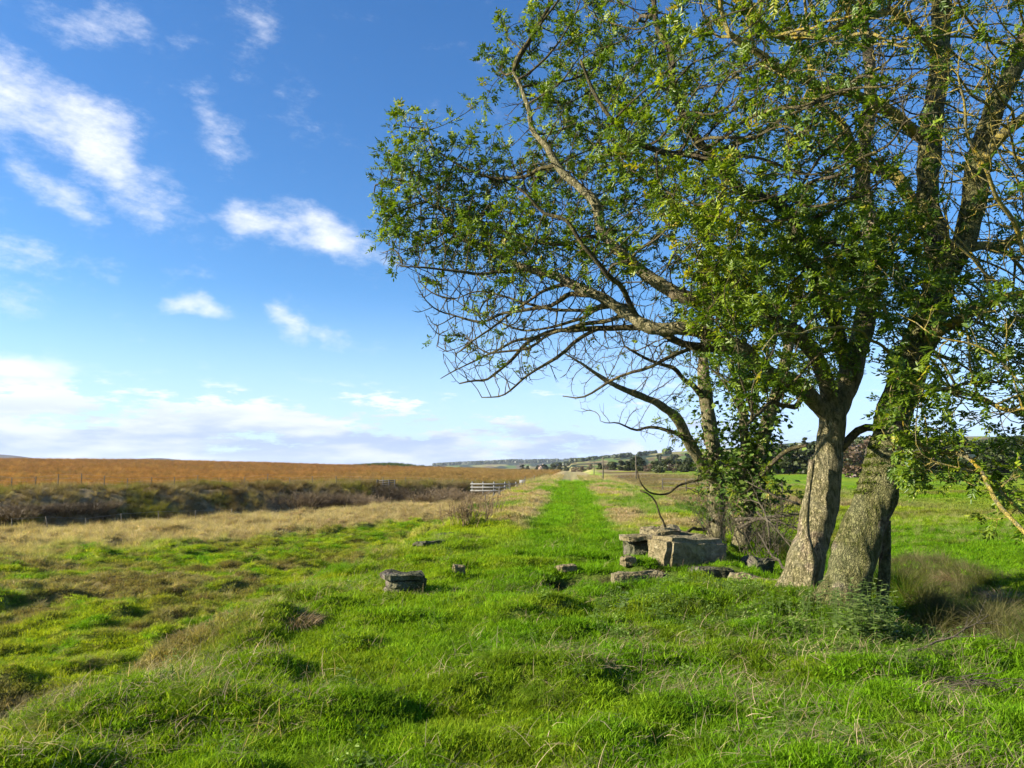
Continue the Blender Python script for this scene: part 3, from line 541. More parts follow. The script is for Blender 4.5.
# ------------------------------------------------------------------ the ash trees
def limb(pts, r0, r1=None, tree=0):
    if tree == 1: pts = [(q[0], q[1], q[2]+1.25*float(1-ss(q[0], 480, 720))) for q in pts]
    return dict(p=[P(*q) for q in pts], r0=r0, r1=r1 if r1 else r0*.6, tree=tree)
LIMBS = [
 # tree 0: the big mossy trunk leaning right
 limb([(838, 612, 8.6), (848, 575, 8.62), (862, 535, 8.7), (877, 490, 8.8), (889, 445, 8.9), (899, 400, 9.0), (915, 352, 9.1), (932, 310, 9.2), (944, 272, 9.3)], .25, .17),
 limb([(944, 275, 9.3), (936, 235, 9.5), (927, 195, 9.7), (930, 140, 9.8), (938, 80, 9.9), (942, 10, 10.0), (948, -80, 10.1), (940, -190, 10.2)], .16, .09),
 limb([(944, 275, 9.3), (962, 245, 9.2), (972, 205, 9.1), (978, 165, 9.0), (988, 125, 8.9), (1006, 85, 8.8), (1024, 45, 8.7), (1048, -20, 8.6), (1075, -110, 8.5)], .155, .08),
 limb([(974, 178, 9.0), (992, 150, 8.8), (1010, 128, 8.6), (1040, 105, 8.4), (1085, 60, 8.3)], .075, .05),
 limb([(930, 140, 9.8), (912, 130, 9.7), (885, 112, 9.5), (850, 92, 9.3), (812, 82, 9.1), (770, 62, 8.8), (735, 35, 8.6)], .085, .035),
 limb([(934, 52, 9.9), (915, 26, 9.7), (890, 14, 9.4), (858, 18, 9.1), (828, 32, 8.9), (790, 40, 8.6), (750, 20, 8.3)], .065, .03),
 limb([(940, 255, 9.4), (915, 200, 9.8), (888, 172, 10.3), (858, 163, 10.8), (846, 130, 11.2), (820, 100, 11.6), (800, 40, 12)], .10, .05),
 limb([(958, 250, 9.25), (1000, 244, 9.5), (1040, 228, 9.9), (1090, 190, 10.3)], .07, .04),
 limb([(915, 352, 9.1), (960, 318, 8.5), (1000, 300, 8.0), (1040, 290, 7.6), (1090, 270, 7.2)], .075, .04),
 limb([(885, 465, 8.85), (905, 452, 8.2), (935, 446, 7.7), (965, 450, 7.2), (985, 475, 6.9), (1004, 505, 6.6), (1030, 535, 6.3)], .030, .016),
 limb([(900, 400, 9.0), (938, 385, 8.2), (975, 395, 7.5), (1010, 405, 7.0), (1050, 400, 6.6)], .034, .016),
 limb([(905, 380, 9.0), (880, 345, 8.2), (850, 330, 7.5), (815, 325, 6.9), (785, 330, 6.5), (765, 352, 6.3)], .022, .006),
 # tree 1: smooth pale trunk, forks at head height of the frame
 limb([(801, 594, 9.6), (806, 565, 9.6), (815, 530, 9.65), (824, 490, 9.7), (829, 450, 9.7), (832, 412, 9.7)], .225, .17, 1),
 limb([(833, 418, 9.7), (846, 385, 9.8), (858, 345, 9.9), (868, 300, 10.1), (872, 240, 10.4), (862, 170, 10.8), (870, 90, 11.1), (860, -20, 11.4)], .155, .06, 1),
 limb([(831, 420, 9.7), (812, 396, 9.5), (790, 380, 9.3), (768, 372, 9.1), (745, 352, 9.0), (715, 335, 8.9), (685, 330, 8.8), (650, 326, 8.7), (618, 306, 8.6), (592, 295, 8.6), (570, 283, 8.6), (530, 270, 8.7), (490, 250, 8.8), (455, 235, 8.9)], .125, .022, 1),
 limb([(832, 405, 9.7), (822, 375, 9.5), (800, 340, 9.3), (765, 312, 9.1), (725, 298, 9.0), (690, 300, 8.9), (655, 282, 8.8), (632, 262, 8.7), (606, 236, 8.6), (590, 200, 8.5), (560, 165, 8.5), (530, 120, 8.6), (515, 70, 8.7)], .12, .022, 1),
 limb([(850, 372, 9.8), (835, 320, 9.6), (812, 268, 9.3), (790, 215, 9.0), (745, 190, 8.8), (712, 160, 8.6), (688, 120, 8.4), (668, 60, 8.3), (655, 0, 8.2)], .10, .03, 1),
 limb([(745, 352, 9.0), (700, 345, 9.2), (650, 330, 9.5), (620, 328, 9.5), (586, 328, 9.4), (540, 338, 9.4), (513, 358, 9.4), (490, 380, 9.4), (460, 386, 9.5)], .06, .012, 1),
 limb([(590, 295, 8.6), (555, 300, 8.8), (520, 310, 9.1), (480, 318, 9.3), (445, 310, 9.5)], .035, .012, 1),
 limb([(655, 326, 8.7), (600, 318, 8.7), (560, 330, 8.8), (520, 346, 8.9), (490, 350, 9.0), (462, 336, 9.1)], .034, .007, 1),
 limb([(632, 306, 8.7), (580, 308, 8.6), (530, 300, 8.6), (490, 290, 8.7), (455, 294, 8.8)], .030, .007, 1),
 limb([(600, 328, 9.3), (562, 350, 9.1), (530, 370, 9.0), (505, 390, 8.9), (480, 394, 8.9)], .030, .007, 1),
 limb([(540, 338, 9.4), (500, 346, 9.5), (465, 362, 9.6), (440, 376, 9.7)], .024, .006, 1),
 limb([(570, 283, 8.6), (520, 302, 8.5), (482, 330, 8.4), (452, 350, 8.4), (436, 344, 8.4)], .026, .006, 1),
 limb([(606, 236, 8.6), (560, 242, 8.8), (500, 226, 9.0), (450, 206, 9.2), (410, 200, 9.3)], .030, .007, 1),
 limb([(616, 306, 8.6), (570, 318, 9.0), (520, 326, 9.3), (480, 310, 9.5), (440, 292, 9.6)], .028, .006, 1),
 limb([(700, 346, 9.2), (660, 362, 9.0), (620, 372, 8.9), (585, 392, 8.8), (560, 392, 8.8)], .030, .007, 1),
 limb([(530, 270, 8.7), (490, 275, 8.5), (445, 265, 8.3), (400, 262, 8.2)], .03, .01, 1),
 limb([(455, 235, 8.9), (430, 205, 9.0), (400, 180, 9.1), (375, 185, 9.2)], .02, .01, 1),
 limb([(560, 165, 8.5), (520, 175, 8.8), (480, 170, 9.0), (440, 150, 9.2), (425, 120, 9.3)], .03, .01, 1),
 limb([(640, 322, 8.7), (600, 262, 8.0), (560, 220, 7.6), (515, 185, 7.4)], .04, .014, 1),
 limb([(712, 160, 8.6), (660, 150, 8.0), (610, 120, 7.6), (580, 60, 7.3)], .05, .014, 1),
 limb([(765, 312, 9.1), (720, 260, 10.0), (690, 215, 10.8), (640, 180, 11.2), (600, 140, 11.5)], .07, .02, 1),
 limb([(812, 396, 9.5), (790, 402, 8.8), (760, 408, 8.0), (742, 420, 7.6)], .04, .015, 1),
 limb([(838, 452, 9.7), (858, 430, 9.6), (875, 425, 9.5), (890, 432, 9.5)], .06, .045, 1),
 # tree 2: slim trunk further back, long pale limb to the left
 limb([(714, 545, 16.0), (717, 515, 16), (716, 480, 16), (712, 440, 16), (706, 400, 16), (703, 360, 16), (708, 310, 16), (700, 250, 16)], .19, .07, 2),
 limb([(716, 482, 16), (702, 464, 15.8), (688, 440, 15.5), (676, 418, 15.2), (660, 405, 15.0), (640, 396, 14.8), (612, 384, 14.6), (585, 366, 14.5), (560, 350, 14.4)], .15, .008, 2),
 limb([(690, 442, 15.5), (660, 428, 15), (630, 428, 14.6), (600, 420, 14.3)], .05, .006, 2),
 limb([(706, 400, 16), (680, 375, 15.6), (650, 360, 15.2), (625, 345, 15)], .07, .02, 2),
 limb([(714, 520, 16.0), (700, 528, 15.0), (680, 532, 14.2), (668, 532, 13.6), (662, 515, 13.4), (658, 500, 13.3), (640, 490, 13.2)], .04, .014, 2),
 limb([(716, 470, 16.0), (690, 480, 15.2), (660, 492, 14.6), (640, 482, 14.2), (635, 465, 14.2)], .035, .012, 2),
 # tree 3: ivy clad twin stem
 limb([(738, 556, 15.0), (744, 525, 15), (752, 490, 15), (760, 455, 15), (768, 420, 15), (778, 385, 15), (790, 340, 15.2), (800, 280, 15.4)], .17, .07, 3),
 limb([(750, 500, 15), (742, 470, 15.1), (745, 430, 15.2), (740, 390, 15.4), (745, 340, 15.6)], .12, .06, 3),
 limb([(752, 488, 15), (772, 462, 14.5), (790, 450, 14.1), (805, 446, 13.8)], .06, .03, 3),
]
# ---- attractor cloud: outline of the crowns given as directions, depth centred on the stems
def in_poly(px, py, poly):
    ins = np.zeros(len(px), bool); n_ = len(poly)
    for i_ in range(n_):
        x0, y0 = poly[i_]; x1, y1 = poly[(i_+1) % n_]
        cnd = ((y0 > py) != (y1 > py)) & (px < (x1-x0)*(py-y0)/(y1-y0+1e-9)+x0); ins ^= cnd
    return ins
def edge_dist(px, py, poly):
    dmin = np.full(len(px), 1e9)
    for i_ in range(len(poly)):
        a_ = np.array(poly[i_], float); b_ = np.array(poly[(i_+1) % len(poly)], float); ab = b_-a_
        t_ = np.clip(((px-a_[0])*ab[0]+(py-a_[1])*ab[1])/(ab@ab), 0, 1); dmin = np.minimum(dmin, np.hypot(px-a_[0]-t_*ab[0], py-a_[1]-t_*ab[1]))
    return dmin
def cloud(poly, n, dc, tmax, slope, tmin=.25):
    xs = [q[0] for q in poly]; ys = [q[1] for q in poly]
    px = rng.uniform(min(xs), max(xs), n*3); py = rng.uniform(min(ys), max(ys), n*3); k = in_poly(px, py, poly); px, py = px[k][:n], py[k][:n]
    e = edge_dist(px, py, poly); T = np.minimum(tmin+slope*e, tmax); dcc = dc+(1.25*(1-ss(px, 480, 720)) if dc < 9.5 and dc > 8.5 else 0); dd = dcc+T*rng.uniform(-1, 1, len(px))
    cx, cz = (px-512)/FPX, (384-py)/FPX; vy = math.cos(PITCH)-cz*math.sin(PITCH); vz = math.sin(PITCH)+cz*math.cos(PITCH)
    return np.stack([cx/vy*dd, dd, vz/vy*dd+CAMZ], -1)
MAINP = [(372, 192), (382, 155), (400, 112), (432, 108), (440, 148), (462, 160), (472, 108), (488, 78), (500, 28), (532, 0), (555, -160), (1180, -200), (1200, 300), (1040, 400), (960, 400), (880, 370), (800, 355), (740, 390), (660, 372), (610, 345), (560, 372), (505, 392), (452, 378), (438, 345), (412, 285), (380, 258)]
AT = [cloud(MAINP, 13500, 9.1, 3.0, .0125)]
AT.append(cloud([(600, 300), (720, 250), (860, 270), (850, 380), (770, 400), (700, 400), (640, 380)], 700, 15.2, 1.6, .02))
AT.append(cloud([(880, 300), (1100, 260), (1100, 560), (1010, 545), (960, 500), (900, 480), (890, 420)], 1100, 7.4, .9, .012))
AT.append(cloud([(690, 240), (1060, 240), (1060, 440), (930, 420), (860, 365), (790, 365), (745, 400), (690, 370)], 1700, 8.0, 1.2, .012))
AT.append(cloud([(550, 335), (575, 415), (640, 440), (690, 445), (700, 350), (620, 325)], 420, 14.7, .9, .02))
AT.append(cloud([(680, 430), (790, 425), (800, 500), (760, 540), (690, 510)], 200, 15.0, .8, .02))
AT.append(cloud([(448, 376), (412, 280), (378, 258), (372, 192), (404, 112), (462, 160), (560, 150), (640, 260), (640, 340), (560, 368), (505, 392)], 8000, 9.05, 1.3, .012)); AT = np.concatenate(AT)
hol = noise(AT[:, 0]/.95, AT[:, 1]/.95, AT[:, 2]/.95, 171)
AT = AT[(hol > .38) | (rng.uniform(0, 1, len(AT)) < .1)]
# ---- nodes of the hand-laid limbs
STEP = .125
pos = []; par = []; tre = []; rmin = []; fixed = []
def resample(pts, r0, r1):
    q = np.array([tuple(p_) for p_ in pts]); 
    # catmull-rom
    out = []
    e = np.vstack([2*q[0]-q[1], q, 2*q[-1]-q[-2]])
    for i_ in range(len(q)-1):
        L = np.linalg.norm(q[i_+1]-q[i_]); m_ = max(1, int(round(L/STEP)))
        for s_ in np.arange(m_)/m_:
            p0, p1, p2, p3 = e[i_], e[i_+1], e[i_+2], e[i_+3]
            out.append(.5*((2*p1)+(-p0+p2)*s_+(2*p0-5*p1+4*p2-p3)*s_**2+(-p0+3*p1-3*p2+p3)*s_**3))
    out.append(q[-1]); out = np.array(out); return out, np.linspace(r0, r1, len(out))
CH_FIXED = []
for L in LIMBS:
    q, rr = resample(L['p'], L['r0'], L['r1']); m_ = len(q)
    wob = np.stack([noise(np.arange(m_)*.33, np.full(m_, k*3.7+L['r0']*91), seed=180+k)-.5 for k in range(3)], -1)*min(.14, .03/L['r0']**.5)
    ramp_ = np.clip(np.arange(m_)/4, 0, 1)[:, None]; q = q+wob*ramp_*(1 if L['r0'] < .14 else .35)
    # attach to the nearest earlier node of the same tree
    same = [k for k in range(len(pos)) if tre[k] == L['tree']]
    if same:
        dd = np.linalg.norm(np.array([pos[k] for k in same])-q[0], axis=1); parent = same[int(dd.argmin())]
    else: parent = -1
    ids = []
    for k in range(m_):
        par.append(parent if k == 0 else len(pos)-1); pos.append(q[k]); tre.append(L['tree']); rmin.append(rr[k]); fixed.append(True); ids.append(len(pos)-1)
    CH_FIXED.append((ids, parent))
NM = 80000; n0 = len(pos)
PP = np.zeros((NM, 3)); PP[:n0] = pos; PA = np.full(NM, -1); PA[:n0] = par; TR = np.zeros(NM, int); TR[:n0] = tre; cnt = n0
growable = np.array([r_ < .17 for r_ in rmin]); growable[CH_FIXED[11][0]] = False
gi_ = np.where(growable)[0]
# no sprouting from bare stretches low down
z_ok = PP[gi_, 2] > 1.75; gi_ = gi_[z_ok | (rng.uniform(0, 1, len(gi_)) < .3)]
bd = np.full(len(AT), 1e9); bi = np.zeros(len(AT), int)
for c0 in range(0, len(AT), 1000):
    dd = np.linalg.norm(AT[c0:c0+1000, None]-PP[gi_][None], axis=2); m_ = dd.argmin(1); bd[c0:c0+1000] = dd[np.arange(len(m_)), m_]; bi[c0:c0+1000] = gi_[m_]
alive = bd > .2; used = {}
for it in range(90):
    act = alive & (bd < 1.9)
    if not act.any(): break
    ids = bi[act]; v = AT[act]-PP[ids]; v /= np.linalg.norm(v, axis=1)[:, None]+1e-9
    uq, inv = np.unique(ids, return_inverse=True); s_ = np.zeros((len(uq), 3)); np.add.at(s_, inv, v)
    s_ /= np.linalg.norm(s_, axis=1)[:, None]+1e-9
    pr_ = PA[uq]; pd = np.where(pr_[:, None] >= 0, PP[uq]-PP[np.maximum(pr_, 0)], s_); pd /= np.linalg.norm(pd, axis=1)[:, None]+1e-9
    isn = (uq >= n0)[:, None]
    dn = s_+np.where(isn, .40, .1)*pd+rng.normal(0, .27, s_.shape)+np.array((0, 0, .05)); dn /= np.linalg.norm(dn, axis=1)[:, None]
    new = []
    for q_, (k, dv) in enumerate(zip(uq, dn)):
        l_ = used.setdefault(int(k), [])
        if len(l_) >= 3 or any(float(dv @ o_) > .8 for o_ in l_): continue
        l_.append(dv); new.append((k, PP[k]+dv*STEP))
    if not new or cnt+len(new) >= NM: break
    ni = np.arange(cnt, cnt+len(new)); NP_ = np.array([q_[1] for q_ in new]); PP[ni] = NP_; PA[ni] = [q_[0] for q_ in new]; TR[ni] = TR[PA[ni]]; cnt += len(new)
    al = np.where(alive)[0]
    for c0 in range(0, len(al), 2000):
        aa = al[c0:c0+2000]; dd = np.linalg.norm(AT[aa][:, None]-NP_[None], axis=2); m_ = dd.argmin(1); dv = dd[np.arange(len(m_)), m_]; bt = dv < bd[aa]
        bd[aa[bt]] = dv[bt]; bi[aa[bt]] = ni[m_[bt]]
    alive &= bd > .165
print('tree nodes', cnt, 'iterations', it)
PP = PP[:cnt]; PA = PA[:cnt]; TR = TR[:cnt]
# radii by the pipe rule
RM = np.zeros(cnt); RM[:n0] = rmin; acc = np.zeros(cnt); ch = [[] for _ in range(cnt)]
for k in range(cnt):
    if PA[k] >= 0: ch[PA[k]].append(k)
RR = np.zeros(cnt); E = 2.35
for k in range(cnt-1, -1, -1):
    r_ = max(acc[k]**(1/E), .0052); 
    if k < n0: r_ = RM[k]
    else: r_ = min(r_*1.02, .05)
    RR[k] = r_
    if PA[k] >= 0: acc[PA[k]] += r_**E
# smooth grown nodes
for _ in range(1):
    q = PP.copy()
    for k in range(n0, cnt):
        if ch[k]: q[k] = PP[k]*.5+.25*PP[PA[k]]+.25*PP[ch[k][0]]
    PP = q
trunkmb = [MB() for _ in range(4)]; brmb = [MB() for _ in range(4)]; twmb = [MB() for _ in range(4)]
lichmb = MB()
for (ids, parent), L in zip(CH_FIXED, LIMBS):
    p_ = PP[ids]; r_ = np.array([RM[k] for k in ids])
    if parent >= 0: p_ = np.vstack([PP[parent], p_]); r_ = np.concatenate(([r_[0]*1.1], r_))
    big = L['r0'] > .1; flare = None
    if parent < 0:          # root flare, buttresses
        n_ = len(p_); hgt = p_[:, 2]-p_[0, 2]; r_ = r_*(1+.30*np.exp(-hgt/.16)); p_ = np.vstack([p_[0]-np.array((0, 0, .35)), p_]); r_ = np.concatenate(([r_[0]*1.2], r_))
    # finer rings
    if big:
        m_ = len(p_); tt = np.linspace(0, m_-1, m_*4); p_ = np.stack([np.interp(tt, np.arange(m_), p_[:, k]) for k in range(3)], -1); r_ = np.interp(tt, np.arange(m_), r_)
    (trunkmb if big else brmb)[L['tree']].tube(p_, r_, 40 if big else 10, .5, .30 if big else .22, L['tree'])
# chains of grown wood
seen = np.zeros(cnt, bool)
for k in range(n0, cnt):
    if seen[k] or (PA[k] >= n0 and ch[PA[k]] and max(ch[PA[k]], key=lambda c_: RR[c_]) == k): continue
    c_ = [PA[k], k]; seen[k] = True; e = k
    while ch[e]:
        e = max(ch[e], key=lambda q_: RR[q_]); c_.append(e); seen[e] = True
    r_ = RR[c_].copy(); r_[0] = min(r_[0], r_[1]*1.3)
    (brmb if r_[1] > .011 else twmb)[TR[k]].tube(PP[c_], r_, 7 if r_[1] > .02 else (5 if r_[1] > .011 else 4), .5)
# twigs and leaves
def proj(p):
    p = p-np.array((0, 0, CAMZ)); yf = p[:, 1]*math.cos(PITCH)+p[:, 2]*math.sin(PITCH); zu = -p[:, 1]*math.sin(PITCH)+p[:, 2]*math.cos(PITCH)
    return 512+FPX*p[:, 0]/yf, 384-FPX*zu/yf
thin = np.where((np.arange(cnt) >= n0) & (RR < .016))[0]
px, py = proj(PP[thin])
tips = np.array([len(ch[k]) == 0 for k in thin])
leafiness = np.clip(1.0-ss(py-.12*(px-560), 228, 305)*(1-ss(px, 660, 770))*.94, 0, 1)*np.where(px < 470, .85, 1)
hl = noise(PP[thin, 0]/.9, PP[thin, 1]/.9, PP[thin, 2]/.9, 191); leafiness *= .12+.80*ss(hl, .33, .52)
leafiness *= np.where((px > 860) & (py < 280), .28, 1)*np.where((px > 700) & (py < 120), .75, 1)*np.where(TR[thin] >= 2, .5, 1)
dense = ss(px, 640, 720)*ss(py, 170, 230)*(1-ss(px, 900, 960))
leafiness = np.clip(leafiness+.35*dense, 0, 1)
LB = [[] for _ in range(4)]     # leaf bases: pos, dir
for k, lf, tip, dns in zip(thin, leafiness, tips, dense):
    base = PP[k]; pd = PP[k]-PP[PA[k]]; pd /= np.linalg.norm(pd)+1e-9
    nt_ = rng.integers(1, 4) if tip else rng.integers(0, 3)
    for q in range(nt_):
        dv = pd*(.9 if tip else .35)+rng.normal(0, .5, 3)+np.array((0, 0, .22)); dv /= np.linalg.norm(dv)
        l_ = rng.uniform(.07, .22)*(1 if tip else .8); m1 = base+dv*l_*.5+rng.normal(0, .012, 3); e_ = base+dv*l_+np.array((0, 0, .25*l_*rng.uniform(0, 1)))
        twmb[TR[k]].tube([base, m1, e_], [.0042, .0036, .0030], 3, .5)
        if rng.uniform() < lf:
            for _ in range(rng.integers(2, 6)+int(dns*1.5)):
                b_ = m1+(e_-m1)*rng.uniform(.3, 1); ld = (e_-base)/l_*.7+rng.normal(0, .65, 3); ld[2] -= .12; LB[TR[k]].append((b_, ld/np.linalg.norm(ld)))
def leaves(bases, lmin, lmax, npairs, ll, lw, seed, hang=.35, bvc=0.0):
    r = np.random.default_rng(seed); B = np.array([b[0] for b in bases]); Dv = np.array([b[1] for b in bases]); n_ = len(B); L = r.uniform(lmin, lmax, n_)
    up = np.array((0, 0, 1.))+r.normal(0, .35, (n_, 3)); sd_ = np.cross(Dv, up); sd_ /= np.linalg.norm(sd_, axis=1)[:, None]+1e-9; nn = np.cross(sd_, Dv)
    shade = np.clip(.42+bvc+.5*(noise(B[:, 0]/1.1, B[:, 1]/1.1, B[:, 2]/1.1, seed)-.5)+r.normal(0, .16, n_)+(r.uniform(0, 1, n_) > .97)*.35, 0, 1)
    mb = MB()
    for q in range(2*npairs+1):
        if q == 2*npairs: t_ = 1.0; dl = Dv+r.normal(0, .15, (n_, 3)); 
        else:
            t_ = .3+.62*(q//2)/(npairs); sg = 1 if q % 2 else -1; dl = Dv*.55+sd_*sg*.85+r.normal(0, .22, (n_, 3))
        dl = dl-np.array((0, 0, hang*t_*.8)); dl /= np.linalg.norm(dl, axis=1)[:, None]
        droop = -np.array((0, 0, 1.))*(hang*L*t_**2*.5)[:, None]; c_ = B+Dv*(L*t_)[:, None]+droop
        nl = np.cross(dl, sd_ if q == 2*npairs else Dv); nl /= np.linalg.norm(nl, axis=1)[:, None]+1e-9; sl = np.cross(nl, dl)
        l_ = (ll*r.uniform(.7, 1.25, n_))[:, None]; w_ = (lw*r.uniform(.8, 1.2, n_))[:, None]; cup = nl*w_*.25
        v = np.stack([c_, c_+dl*l_*.32+sl*w_*.5+cup, c_+dl*l_*.72+sl*w_*.36+cup*.6-nl*l_*.05, c_+dl*l_-nl*l_*.12, c_+dl*l_*.72-sl*w_*.36+cup*.6-nl*l_*.05, c_+dl*l_*.32-sl*w_*.5+cup], 1)
        i_ = np.arange(n_)[:, None]*6; f = np.concatenate([i_+np.array([[0, 1, 2, 3]]), i_+np.array([[0, 3, 4, 5]])])
        mb.add(v.reshape(-1, 3), f, 4, np.clip(np.repeat(shade, 6)+np.repeat(r.normal(0, .06, n_), 6), 0, 1))
    return mb
print('leaves', [len(b) for b in LB])
TREES = []
meta = [('ash_tree', 'biggest ash tree with thick mossy trunk leaning right beside the pale forked ash'),
        ('ash_tree', 'ash tree with smooth pale forked trunk and long limbs reaching left over the grass'),
        ('ash_tree', 'slim pale ash tree behind the flat stones with one bare limb rising left'),
        ('ash_tree', 'ivy covered twin stemmed ash tree behind the large stone block')]
for k, (nm, lb) in enumerate(meta):
    r_ = empty(nm); tag(r_, lb, 'tree', 'ash trees growing on the embankment'); base = [L_ for L_ in LIMBS if L_['tree'] == k][0]['p'][0]; TREES.append(r_)
    r_.location = (base.x, base.y, base.z); off = -np.array(tuple(base))
    def bl(mb, name, mat, sm):
        if not mb.n: return None
        o = mb.build(name, mat, r_, sm); me = o.data; co = np.empty(len(me.vertices)*3, np.float32); me.vertices.foreach_get('co', co); co = co.reshape(-1, 3)+off.astype(np.float32); me.vertices.foreach_set('co', co.ravel()); me.update(); return o
    bl(trunkmb[k], 'trunk', BARK_M if k == 0 else BARK_S, True); bl(brmb[k], 'branches', BARK_L if k == 0 else BARK_BR, True); bl(twmb[k], 'twigs', BARK_L if k == 0 else BARK_BR, False)
    if LB[k]: bl(leaves(LB[k], .09, .17, 4, .055, .023, 500+k, .35, .05 if k == 1 else -.02), 'crown', LEAF, False)
def into(o, tree):       # keep world place while becoming a part of the tree
    o.parent = tree; me = o.data; co = np.empty(len(me.vertices)*3, np.float32); me.vertices.foreach_get('co', co); co = co.reshape(-1, 3)-np.array(tuple(tree.location), np.float32); me.vertices.foreach_set('co', co.ravel()); me.update()
# dead stub climbing the pale trunk
mb = MB(); q = [P(808, 592, 9.3), P(812, 560, 9.32), P(806, 535, 9.34), P(806, 512, 9.36), P(809, 485, 9.42), P(812, 460, 9.45)]
pq, rq = resample(q, .050, .034); mb.tube(pq, rq, 14, .5, .5, 4); into(mb.build('dead_stub', BARK_S, None, True), TREES[1])
# ivy on the twin stems
IB = []
LT2 = [L_ for L_ in LIMBS if L_['tree'] == 2][0]; LT3 = [L_ for L_ in LIMBS if L_['tree'] == 3]
for L in (LT2, LT3[0], LT3[1]):
    pq, rq = resample(L['p'], L['r0'], L['r1'])
    for p_, r0_ in zip(pq, rq):
        if p_[2] < .6 or p_[2] > 3.4: continue
        m_ = 60 if L is not LT2 else 34
        for _ in range(int(m_*(1.2-abs(p_[2]-1.7)*.45))):
            v = rng.normal(0, 1, 3); v[2] *= .5; v /= np.linalg.norm(v); IB.append((p_+v*(r0_+rng.gamma(1.6, .11)), v*.8+np.array((0, 0, -.25))))
def ivy(bases, sz, seed):
    r = np.random.default_rng(seed); B = np.array([b[0] for b in bases]); D_ = np.array([b[1] for b in bases]); n_ = len(B); D_ /= np.linalg.norm(D_, axis=1)[:, None]; D_ = D_+r.normal(0, .4, (n_, 3)); D_ /= np.linalg.norm(D_, axis=1)[:, None]
    sd_ = np.cross(D_, np.array((0, 0, 1.))+r.normal(0, .5, (n_, 3))); sd_ /= np.linalg.norm(sd_, axis=1)[:, None]; l_ = (sz*r.uniform(.6, 1.3, n_))[:, None]
    v = np.stack([B, B+D_*l_*.3+sd_*l_*.5, B+D_*l_*.6+sd_*l_*.28, B+D_*l_, B+D_*l_*.6-sd_*l_*.28, B+D_*l_*.3-sd_*l_*.5], 1); i_ = np.arange(n_)[:, None]*6
    mb = MB(); mb.add(v.reshape(-1, 3), np.concatenate([i_+np.array([[0, 1, 2, 3]]), i_+np.array([[0, 3, 4, 5]])]), 4, np.repeat(r.uniform(0, 1, n_), 6)); return mb
into(ivy([b for k, b in enumerate(IB)], .10, 9).build('ivy', IVY), TREES[3])
# moss pad and sprouts at the foot of the leaning trunk
MBs = []
pq, rq = resample(LIMBS[0]['p'], .25, .17)
for p_, r0_ in zip(pq, rq):
    for _ in range(240):
        th = rng.uniform(2.2, 4.4); v = np.array((math.cos(th), -abs(math.sin(th))*.4+.2*rng.normal(), .35)); v /= np.linalg.norm(v)
        if 1.15 < p_[2] < 2.15: MBs.append((p_+v*r0_*.98, v+rng.normal(0, .5, 3)))
into(ivy(MBs, .022, 10).build('moss', leaf_mat('moss', [(0, (.05, .07, .01)), (1, (.15, .19, .02))], .1)), TREES[0])

# ------------------------------------------------------------------ stones
def stone(name, c, size, rz, mat, label=None, parent=None, rough=.04, seed=1, tilt=(0, 0), cuts=7, taper=0):
    bm = bmesh.new(); bmesh.ops.create_cube(bm, size=1); bmesh.ops.subdivide_edges(bm, edges=bm.edges[:], cuts=cuts, use_grid_fill=True)
    v = np.array([tuple(q.co) for q in bm.verts]); sz = np.array(size)
    # round the edges a little
    e = np.abs(v)*2; over = np.clip(e-.86, 0, 1); k = 1-np.minimum(.35, (np.sort(over, 1)[:, 1]*1.1)); 
    v = v*sz; v = v*k[:, None]; v[:, :2] *= (1-taper*(v[:, 2:3]/sz[2]-.5))
    off_ = seed*7.7
    for a_ in range(3):
        v[:, a_] += rough*2*(noise(v[:, 0]*5+off_, v[:, 1]*5+a_*9, v[:, 2]*5, seed)-.5)+rough*.9*(noise(v[:, 0]*17+off_, v[:, 1]*17+a_*9, v[:, 2]*22, seed+3)-.5)
    for q, co in zip(bm.verts, v): q.co = co
    me = bpy.data.meshes.new(name); bm.to_mesh(me); bm.free(); me.materials.append(mat)
    o = bpy.data.objects.new(name, me); COL.objects.link(o); o.location = c; o.rotation_euler = (tilt[0], tilt[1], rz)
    if parent: o.parent = parent
    if label: tag(o, label, 'stone', 'stones of the ruined culvert')
    return o
def flatshade(o):
    for p_ in o.data.polygons: p_.use_smooth = False
    return o
# left: broken pier of stacked slabs
b = P(401, 594, 9.8); gz = G(b.x, b.y)
pier = empty('stone_pier', (b.x, b.y, gz-.09), R(16)); pier.scale = (1.1, 1.1, 1.1); tag(pier, 'dark broken pier of stacked slabs standing alone in the grass on the left', 'stone pier')
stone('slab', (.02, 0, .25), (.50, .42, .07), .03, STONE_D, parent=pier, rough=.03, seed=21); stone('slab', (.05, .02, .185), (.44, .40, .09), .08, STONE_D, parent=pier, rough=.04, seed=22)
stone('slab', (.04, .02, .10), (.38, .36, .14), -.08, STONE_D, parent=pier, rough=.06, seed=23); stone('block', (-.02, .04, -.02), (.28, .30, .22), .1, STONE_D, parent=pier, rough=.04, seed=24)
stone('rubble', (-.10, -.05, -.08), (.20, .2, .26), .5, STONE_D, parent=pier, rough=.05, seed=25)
def gs(px, py, size, rz, mat, label, dz=0, **kw):
    b_ = hit(px, py); return stone(kw.pop('name', 'stone_slab'), (b_.x, b_.y, b_.z+dz), size, rz, mat, label, **kw)
gs(458, 572, (.20, .16, .12), .3, STONE, 'small brown stone showing in the grass right of the dark broken pier', .02, name='stone', seed=31)
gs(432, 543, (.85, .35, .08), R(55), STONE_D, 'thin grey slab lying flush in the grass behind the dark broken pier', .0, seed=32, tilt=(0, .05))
gs(444, 536, (.6, .3, .08), R(58), STONE_D, 'narrow grey slab at the grass edge just beyond the other flush slab', .0, seed=33)
